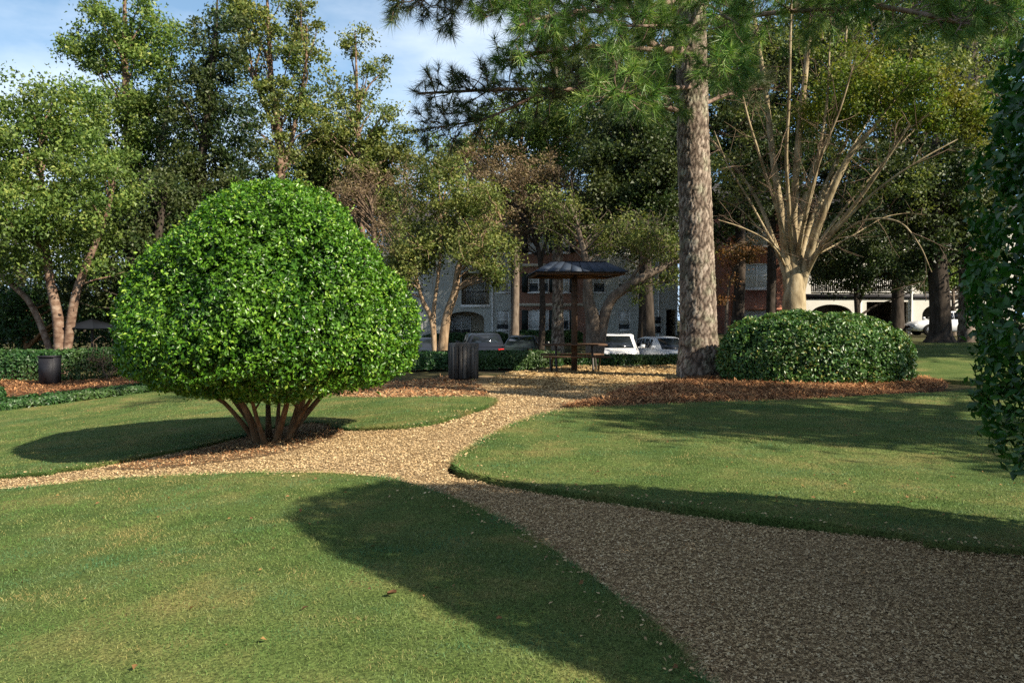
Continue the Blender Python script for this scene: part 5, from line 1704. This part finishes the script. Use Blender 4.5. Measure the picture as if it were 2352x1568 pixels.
# wheelchair figure on the blue plate
m = MB(); zc_, f_ = .5 * (zm + zs1), .5 * (zs1 - zm)
m.lathe([(.001, 0), (.11 * f_ * 1.3, 0)], 12, (p[0] - .04, 46.785, zc_ + .62 * f_), 'y')
pl = lambda u, v: (p[0] + u * f_, 46.783, zc_ + v * f_)
m.tube([pl(-.1, .42), pl(-.02, -.05)], .045, 6).tube([pl(-.02, -.05), pl(.34, -.06)], .04, 6).tube([pl(.34, -.06), pl(.46, -.5)], .04, 6)
m.tube([pl(-.05 + .38 * math.cos(a), -.33 + .38 * math.sin(a)) for a in np.linspace(2.4, 6.4, 14)], .03, 6)
m.build('symbol', M['signwhite'], th)

p = W(1485, 700, 48)
z = float(gz(p[0], 48))
th = base(thing('lamp_post', 'thin black lamp post in front of the grey siding', 'lamp post', (p[0], 48, z)), (p[0], 48, z))
zt_ = W(0, 640, 48)[2]
MB().lathe([(.16, z - .1), (.16, z + .25), (.075, z + .45), (.06, zt_ - .5)], 12, (p[0], 48, 0)).build('pole', M['black'], th, smooth=True)
MB().lathe([(.06, zt_ - .5), (.15, zt_ - .42), (.19, zt_ - .1), (.20, zt_ - .08)], 10, (p[0], 48, 0)).build('lantern', M['clearlens'], th)
MB().lathe([(.23, zt_ - .08), (.20, zt_ - .02), (.06, zt_ + .1), (.001, zt_ + .18)], 10, (p[0], 48, 0)).build('cap', M['black'], th)


# ------------------------------------------------------------------ buildings
def wall_open(mb, x0, x1, y, z0, z1, holes, t=0.22):
    """front wall at depth y (facing -y) with rectangular openings and reveals"""
    xs = sorted(set([x0, x1] + [h[0] for h in holes] + [h[1] for h in holes]))
    zs = sorted(set([z0, z1] + [h[2] for h in holes] + [h[3] for h in holes]))
    for a, b in zip(xs[:-1], xs[1:]):
        for c, d in zip(zs[:-1], zs[1:]):
            mx_, mz_ = .5 * (a + b), .5 * (c + d)
            if any(h[0] < mx_ < h[1] and h[2] < mz_ < h[3] for h in holes): continue
            mb.quad((a, y, c), (b, y, c), (b, y, d), (a, y, d))
    for a, b, c, d in holes:
        mb.quad((a, y, c), (a, y, d), (a, y + t, d), (a, y + t, c))
        mb.quad((b, y, d), (b, y, c), (b, y + t, c), (b, y + t, d))
        mb.quad((a, y, d), (b, y, d), (b, y + t, d), (a, y + t, d))
        mb.quad((b, y, c), (a, y, c), (a, y + t, c), (b, y + t, c))


def window(th, x0, x1, z0, z1, y, blind=True, frame=None, double=False, shutters=False, sill=True):
    fr = .07
    m = MB()
    m.box(x0, x0 + fr, y + .05, y + .13, z0, z1).box(x1 - fr, x1, y + .05, y + .13, z0, z1)
    m.box(x0 + fr, x1 - fr, y + .052, y + .128, z0, z0 + fr).box(x0 + fr, x1 - fr, y + .052, y + .128, z1 - fr, z1)
    zm_ = .5 * (z0 + z1)
    m.box(x0 + fr, x1 - fr, y + .055, y + .115, zm_ - .03, zm_ + .03)
    if double:
        xm = .5 * (x0 + x1)
        m.box(xm - .05, xm + .05, y + .05, y + .13, z0 + fr, z1 - fr)
    w = m.build('window', frame or M['white'], th)
    p_ = MB().box(x0 + fr * .5, x1 - fr * .5, y + .085, y + .095, z0 + fr * .5, z1 - fr * .5)
    o_ = p_.build('pane', M['glass'], None, off=th['_o']); o_.parent = w
    if blind:
        cut = z0 + (z1 - z0) * rng.choice([.0, .0, .25, .5])
        o_ = MB().box(x0 + fr, x1 - fr, y + .074, y + .083, cut + fr * .6, z1 - fr * .6).build('blind', M['blind'], None, off=th['_o']); o_.parent = w
    if sill:
        o_ = MB().box(x0 - .06, x1 + .06, y - .05, y + .04, z0 - .08, z0 - .004).build('sill', M['white'], None, off=th['_o']); o_.parent = w
    if shutters:
        for a, b in ((x0 - .48, x0 - .03), (x1 + .03, x1 + .48)):
            MB().box(a, b, y - .045, y - .003, z0, z1).build('shutter', M['shutter'], th)
    return w


def railing(th, x0, x1, y, z0, h=1.0, mat=None):
    m = MB().box(x0, x1, y - .03, y + .03, z0 + h - .06, z0 + h).box(x0, x1, y - .025, y + .025, z0 + .08, z0 + .13)
    n = int((x1 - x0) / .13)
    for k in range(n + 1):
        xx = x0 + (x1 - x0) * k / n
        m.box(xx - .015, xx + .015, y - .015, y + .015, z0 + .13, z0 + h - .06)
    return tag(m.build('railing', mat or M['white'], th), kind='stuff')


def arch(mb, x0, x1, zs, zt, y, t, n=14):
    """fills the corners above a round arched opening between x0..x1, spring zs, crown zt"""
    xm, rx, rh = .5 * (x0 + x1), .5 * (x1 - x0), zt - zs
    a = np.linspace(math.pi, 0, n + 1)
    P = [(xm + rx * math.cos(q), zs + rh * math.sin(q)) for q in a]
    for (xa, za), (xb, zb) in zip(P[:-1], P[1:]):
        mb.quad((xa, y, za), (xb, y, zb), (xb, y, zt), (xa, y, zt))
        mb.quad((xa, y, za), (xa, y + t, za), (xb, y + t, zb), (xb, y, zb))


BY = 58.0
bx = lambda px: W(px, 735, BY)[0]
bzz = lambda py: W(1176, py, BY)[2]
g0 = -0.35
F2, F3, EAV = g0 + 3.0, g0 + 5.95, g0 + 8.9
c = (2.0, BY, g0)
th = base(thing('apartment_building', 'three storey apartment block of brick and grey siding behind the parked cars', 'building', c), c)
# left siding wing
xl0, xl1, xb0, xb1, xr1 = bx(880), bx(1174), bx(1178), bx(1316), bx(1556)
pa0, pa1 = bx(1026), bx(1112)
holes = [(pa0, pa1, g0 + .05, g0 + 2.5), (bx(1060), bx(1124), F2 + .02, F2 + 2.4), (bx(1060), bx(1124), F3 + .02, F3 + 2.4)]
wins = [(bx(1140), bx(1170)), (bx(940), bx(975))]
zw = [(bzz(758), bzz(712)), (bzz(672), bzz(628)), (bzz(672) + 2.95, bzz(628) + 2.95)]
for a, b in wins:
    for z0_, z1_ in zw: holes.append((a, b, z0_, z1_))
m = MB()
wall_open(m, xl0, xl1, BY, g0 - .5, EAV, holes)
arch(m, pa0, pa1, g0 + 1.9, g0 + 2.5, BY + .003, .2)
m.build('siding_wall', M['sidinggrey'], th)
for a, b in wins:
    for z0_, z1_ in zw: window(th, a, b, z0_, z1_, BY)
# recess behind the patio and balconies
m = MB()
for a, b, z0_, z1_ in ((pa0, pa1, g0, F2 - .2), (bx(1060), bx(1124), F2, F3 - .2), (bx(1060), bx(1124), F3, EAV - .2)):
    m.quad((a - .2, BY + 1.6, z0_), (b + .2, BY + 1.6, z0_), (b + .2, BY + 1.6, z1_), (a - .2, BY + 1.6, z1_))
    m.quad((a - .2, BY + .23, z0_), (a - .2, BY + 1.6, z0_), (a - .2, BY + 1.6, z1_), (a - .2, BY + .23, z1_))
    m.quad((b + .2, BY + 1.6, z0_), (b + .2, BY + .23, z0_), (b + .2, BY + .23, z1_), (b + .2, BY + 1.6, z1_))
    m.quad((a - .2, BY + .23, z0_), (b + .2, BY + .23, z0_), (b + .2, BY + 1.6, z0_), (a - .2, BY + 1.6, z0_))
    m.quad((a - .2, BY + .23, z1_), (a - .2, BY + 1.6, z1_), (b + .2, BY + 1.6, z1_), (b + .2, BY + .23, z1_))
m.build('balcony_recess', M['sidingtan'], th)
for a, b, z0_ in ((pa0, pa1, g0), (bx(1060), bx(1124), F2), (bx(1060), bx(1124), F3)):
    w = window(th, a + .25, a + 1.75, z0_ + .12, z0_ + 2.2, BY + 1.45, True, None, True, sill=False)
    railing(th, a, b, BY + .1, z0_ + .03, 1.0, M['darkmetal'])
    MB().box(a - .05, b + .05, BY - .06, BY - .004, z0_ - .22, z0_ - .01).build('balcony_band', M['white'], th)
# brick bay, a little proud
m = MB()
holes = []
bw = [(bx(1234), bx(1280), True), (bx(1299), bx(1326), False)]
xb1 = bx(1345)
bw = [(bx(1213), bx(1260), True), (bx(1281), bx(1307), False)]
for a, b, _ in bw:
    for z0_, z1_ in zw: holes.append((a, b, z0_, z1_))
wall_open(m, xb0, xb1, BY - .5, g0 - .5, EAV, holes)
m.quad((xb0, BY + .2, g0 - .5), (xb0, BY - .5, g0 - .5), (xb0, BY - .5, EAV), (xb0, BY + .2, EAV))
m.quad((xb1, BY - .5, g0 - .5), (xb1, BY + .2, g0 - .5), (xb1, BY + .2, EAV), (xb1, BY - .5, EAV))
m.build('brick_wall', M['brick'], th)
for a, b, dbl in bw:
    for z0_, z1_ in zw: window(th, a, b, z0_, z1_, BY - .5, True, None, dbl, True)
for zz in (F2, F3):
    MB().box(xb0 - .02, xb1 + .02, BY - .56, BY - .504, zz - .12, zz + .1).build('brick_band', M['sidingtan'], th)
# right siding wing with a passage
m = MB(); holes = []
rw_ = [(bx(1420), bx(1448)), (bx(1362), bx(1390))]
for a, b in rw_:
    for z0_, z1_ in zw: holes.append((a, b, z0_, z1_))
holes.append((bx(1530), bx(1553), g0 + .02, F2 - .35))
wall_open(m, xb1 + .004, xr1, BY, g0 - .5, EAV, holes)
m.build('siding_wall', M['sidinggrey'], th)
for a, b in rw_:
    for z0_, z1_ in zw: window(th, a, b, z0_, z1_, BY)
MB().box(bx(1530) - .2, bx(1553) + .2, BY + 3, BY + 3.1, g0, F2).build('passage_wall', M['dark_room'], th)
for px in (1131, 1512):
    MB().tube([(bx(px), BY - .06, g0 - .2), (bx(px), BY - .06, EAV - .1)], .06, 8).build('downpipe', M['white'], th)
# meters
for q in range(4):
    xx = bx(1522) - .9 + (q % 2) * .42; zz = g0 + .9 + (q // 2) * .7
    MB().box(xx, xx + .3, BY - .16, BY - .004, zz, zz + .5).lathe([(.10, -.02), (.10, .03), (.001, .05)], 12, (xx + .15, BY - .19, zz + .32), 'y').build('meter', M['shaded_greybox'], th)
# sides, back and roof
m = MB()
m.quad((xl0, BY + 9, g0 - .5), (xl0, BY, g0 - .5), (xl0, BY, EAV), (xl0, BY + 9, EAV))
m.quad((xr1, BY, g0 - .5), (xr1, BY + 9, g0 - .5), (xr1, BY + 9, EAV), (xr1, BY, EAV))
m.quad((xr1, BY + 9, g0 - .5), (xl0, BY + 9, g0 - .5), (xl0, BY + 9, EAV), (xr1, BY + 9, EAV))
m.build('end_walls', M['sidinggrey'], th)
m = MB()
RZ = EAV + 2.6
m.quad((xl0 - .4, BY - .9, EAV - .1), (xr1 + .4, BY - .9, EAV - .1), (xr1 + .4, BY + 4.5, RZ), (xl0 - .4, BY + 4.5, RZ))
m.quad((xr1 + .4, BY + 9.5, EAV - .1), (xl0 - .4, BY + 9.5, EAV - .1), (xl0 - .4, BY + 4.5, RZ), (xr1 + .4, BY + 4.5, RZ))
m.quad((xl0 - .4, BY - .9, EAV - .1), (xl0 - .4, BY + 4.5, RZ), (xl0 - .4, BY + 9.5, EAV - .1), (xl0 - .4, BY + 4.5, EAV - .1))
m.build('roof', M['shingle'], th)
for xg0, xg1 in ((bx(965), bx(1125)), (xb0 - .3, xb1 + .3)):         # front gables
    xm = .5 * (xg0 + xg1); hg = (xg1 - xg0) * .36
    m = MB().add([(xg0 + .2, BY - .62, EAV - .05), (xg1 - .2, BY - .62, EAV - .05), (xm, BY - .62, EAV + hg - .15)], [(0, 1, 2)])
    m.build('gable', M['sidingtan'], th)
    m = MB()
    for sg, xe in ((-1, xg0), (1, xg1)):
        P = [(xe - .15 * -sg, BY - 1.0, EAV - .15), (xm, BY - 1.0, EAV + hg), (xm, BY + 4, EAV + hg), (xe - .15 * -sg, BY + 4, EAV - .15)]
        P2 = [(a, b, c_ - .14) for a, b, c_ in P]
        m.add(P + P2, [(0, 1, 2, 3), (7, 6, 5, 4), (0, 4, 5, 1), (1, 5, 6, 2), (2, 6, 7, 3), (3, 7, 4, 0)])
    m.build('gable_roof', M['shingle'], th)
    MB().box(xm - .35, xm + .35, BY - .66, BY - .623, EAV + hg * .25, EAV + hg * .25 + .7).build('gable_vent', M['white'], th)
MB().box(xl0 - .35, xr1 + .35, BY - 1.0, BY - .905, EAV - .32, EAV - .08).build('gutter', M['sidingtan'], th)

# right building
BY = 54.0
g1 = .35
G2, G3, EA2 = g1 + 2.95, g1 + 5.9, g1 + 8.8
x0_, x1_ = bx(1672), bx(1800)
c = (bx(1950), BY, g1)
th = base(thing('apartment_building', 'cream apartment block with arches and balconies behind the hedge mound', 'building', c), c)
m = MB()
zwin = (bzz(664), bzz(606))
holes = [(bx(1688), bx(1774), zwin[0], zwin[1]), (bx(1688), bx(1774), g1 + .5, g1 + 2.0), (bx(1688), bx(1774), zwin[0] + 2.95, zwin[1] + 2.95)]
wall_open(m, x0_, x1_, BY - .6, g1 - .6, EA2, holes)
m.quad((x1_, BY - .6, g1 - .6), (x1_, BY + .2, g1 - .6), (x1_, BY + .2, EA2), (x1_, BY - .6, EA2))
m.quad((x0_, BY + 8, g1 - .6), (x0_, BY - .6, g1 - .6), (x0_, BY - .6, EA2), (x0_, BY + 8, EA2))
m.build('brick_wall', M['brickred'], th)
for h in holes: window(th, *h, BY - .6, True, None, True)
m = MB()
za, zb_ = bzz(710), bzz(668)
P = [(x0_ - .1, BY - 1.7, za), (x1_ + .1, BY - 1.7, za), (x1_ - .3, BY - .61, zb_), (x0_ + .3, BY - .61, zb_)]
P2 = [(a, b, c_ - .1) for a, b, c_ in P]
m.add(P + P2, [(0, 1, 2, 3), (7, 6, 5, 4), (0, 4, 5, 1), (1, 5, 6, 2), (2, 6, 7, 3), (3, 7, 4, 0)])
m.build('awning_roof', M['brickred'], th)
# cream wall with arches and a passage
ar = [(bx(1862), bx(1958), g1 + 1.55, g1 + 2.25), (bx(2118), bx(2200), g1 + 1.5, g1 + 2.3)]
ps = (bx(1990), bx(2086), g1 - .3, bzz(693))
xe = bx(2330)
holes = [(a, b, g1 + .05, t) for a, b, s_2, t in ar] + [ps]
for k in range(2):
    zf = (G2, G3)[k]
    for a, b in ((bx(1862), bx(1958)), (bx(1990), bx(2086)), (bx(2118), bx(2200))): holes.append((a, b, zf + .05, zf + 2.3))
m = MB()
wall_open(m, x1_ + .004, xe, BY, g1 - .6, EA2, holes, .3)
for a, b, s_2, t in ar: arch(m, a, b, s_2, t, BY + .003, .25)
m.quad((xe, BY, g1 - .6), (xe, BY + 8, g1 - .6), (xe, BY + 8, EA2), (xe, BY, EA2))
m.build('cream_wall', M['sidingwhite'], th)
m = MB()
for a, b, z0_, z1_ in holes:
    dd = 4.5 if z0_ < g1 else 1.7
    m.quad((a - .15, BY + dd, z0_), (b + .15, BY + dd, z0_), (b + .15, BY + dd, z1_ + .2), (a - .15, BY + dd, z1_ + .2))
    m.quad((a - .15, BY + .31, z0_), (a - .15, BY + dd, z0_), (a - .15, BY + dd, z1_ + .2), (a - .15, BY + .31, z1_ + .2))
    m.quad((b + .15, BY + dd, z0_), (b + .15, BY + .31, z0_), (b + .15, BY + .31, z1_ + .2), (b + .15, BY + dd, z1_ + .2))
    m.quad((a - .15, BY + .31, z0_), (b + .15, BY + .31, z0_), (b + .15, BY + dd, z0_), (a - .15, BY + dd, z0_))
    m.quad((a - .15, BY + .31, z1_ + .2), (a - .15, BY + dd, z1_ + .2), (b + .15, BY + dd, z1_ + .2), (b + .15, BY + .31, z1_ + .2))
m.build('balcony_recess', M['dark_room'], th)
for zf in (G2, G3):
    for a, b in ((bx(1862), bx(1958)), (bx(1990), bx(2086)), (bx(2118), bx(2200))):
        railing(th, a, b, BY + .1, zf + .07, 1.0, M['white'])
        window(th, a + .3, a + 1.9, zf + .15, zf + 2.15, BY + 1.55, True, None, True, sill=False)
    MB().box(x1_ + .1, xe - .05, BY - .07, BY - .004, zf - .32, zf + .03).build('balcony_band', M['shaded_greybox'], th)
for px in (2092, 1975):
    MB().tube([(bx(px), BY - .06, g1 - .3), (bx(px), BY - .06, EA2)], .07, 8).build('downpipe', M['white'], th)
m = MB()
m.quad((x0_ - .4, BY - 1.1, EA2 - .1), (xe + .4, BY - 1.1, EA2 - .1), (xe + .4, BY + 4, EA2 + 2.6), (x0_ - .4, BY + 4, EA2 + 2.6))
m.quad((xe + .4, BY + 9, EA2 - .1), (x0_ - .4, BY + 9, EA2 - .1), (x0_ - .4, BY + 4, EA2 + 2.6), (xe + .4, BY + 4, EA2 + 2.6))
m.build('roof', M['shingle'], th)

for o in scene.objects:
    if '_o' in o: del o['_o']
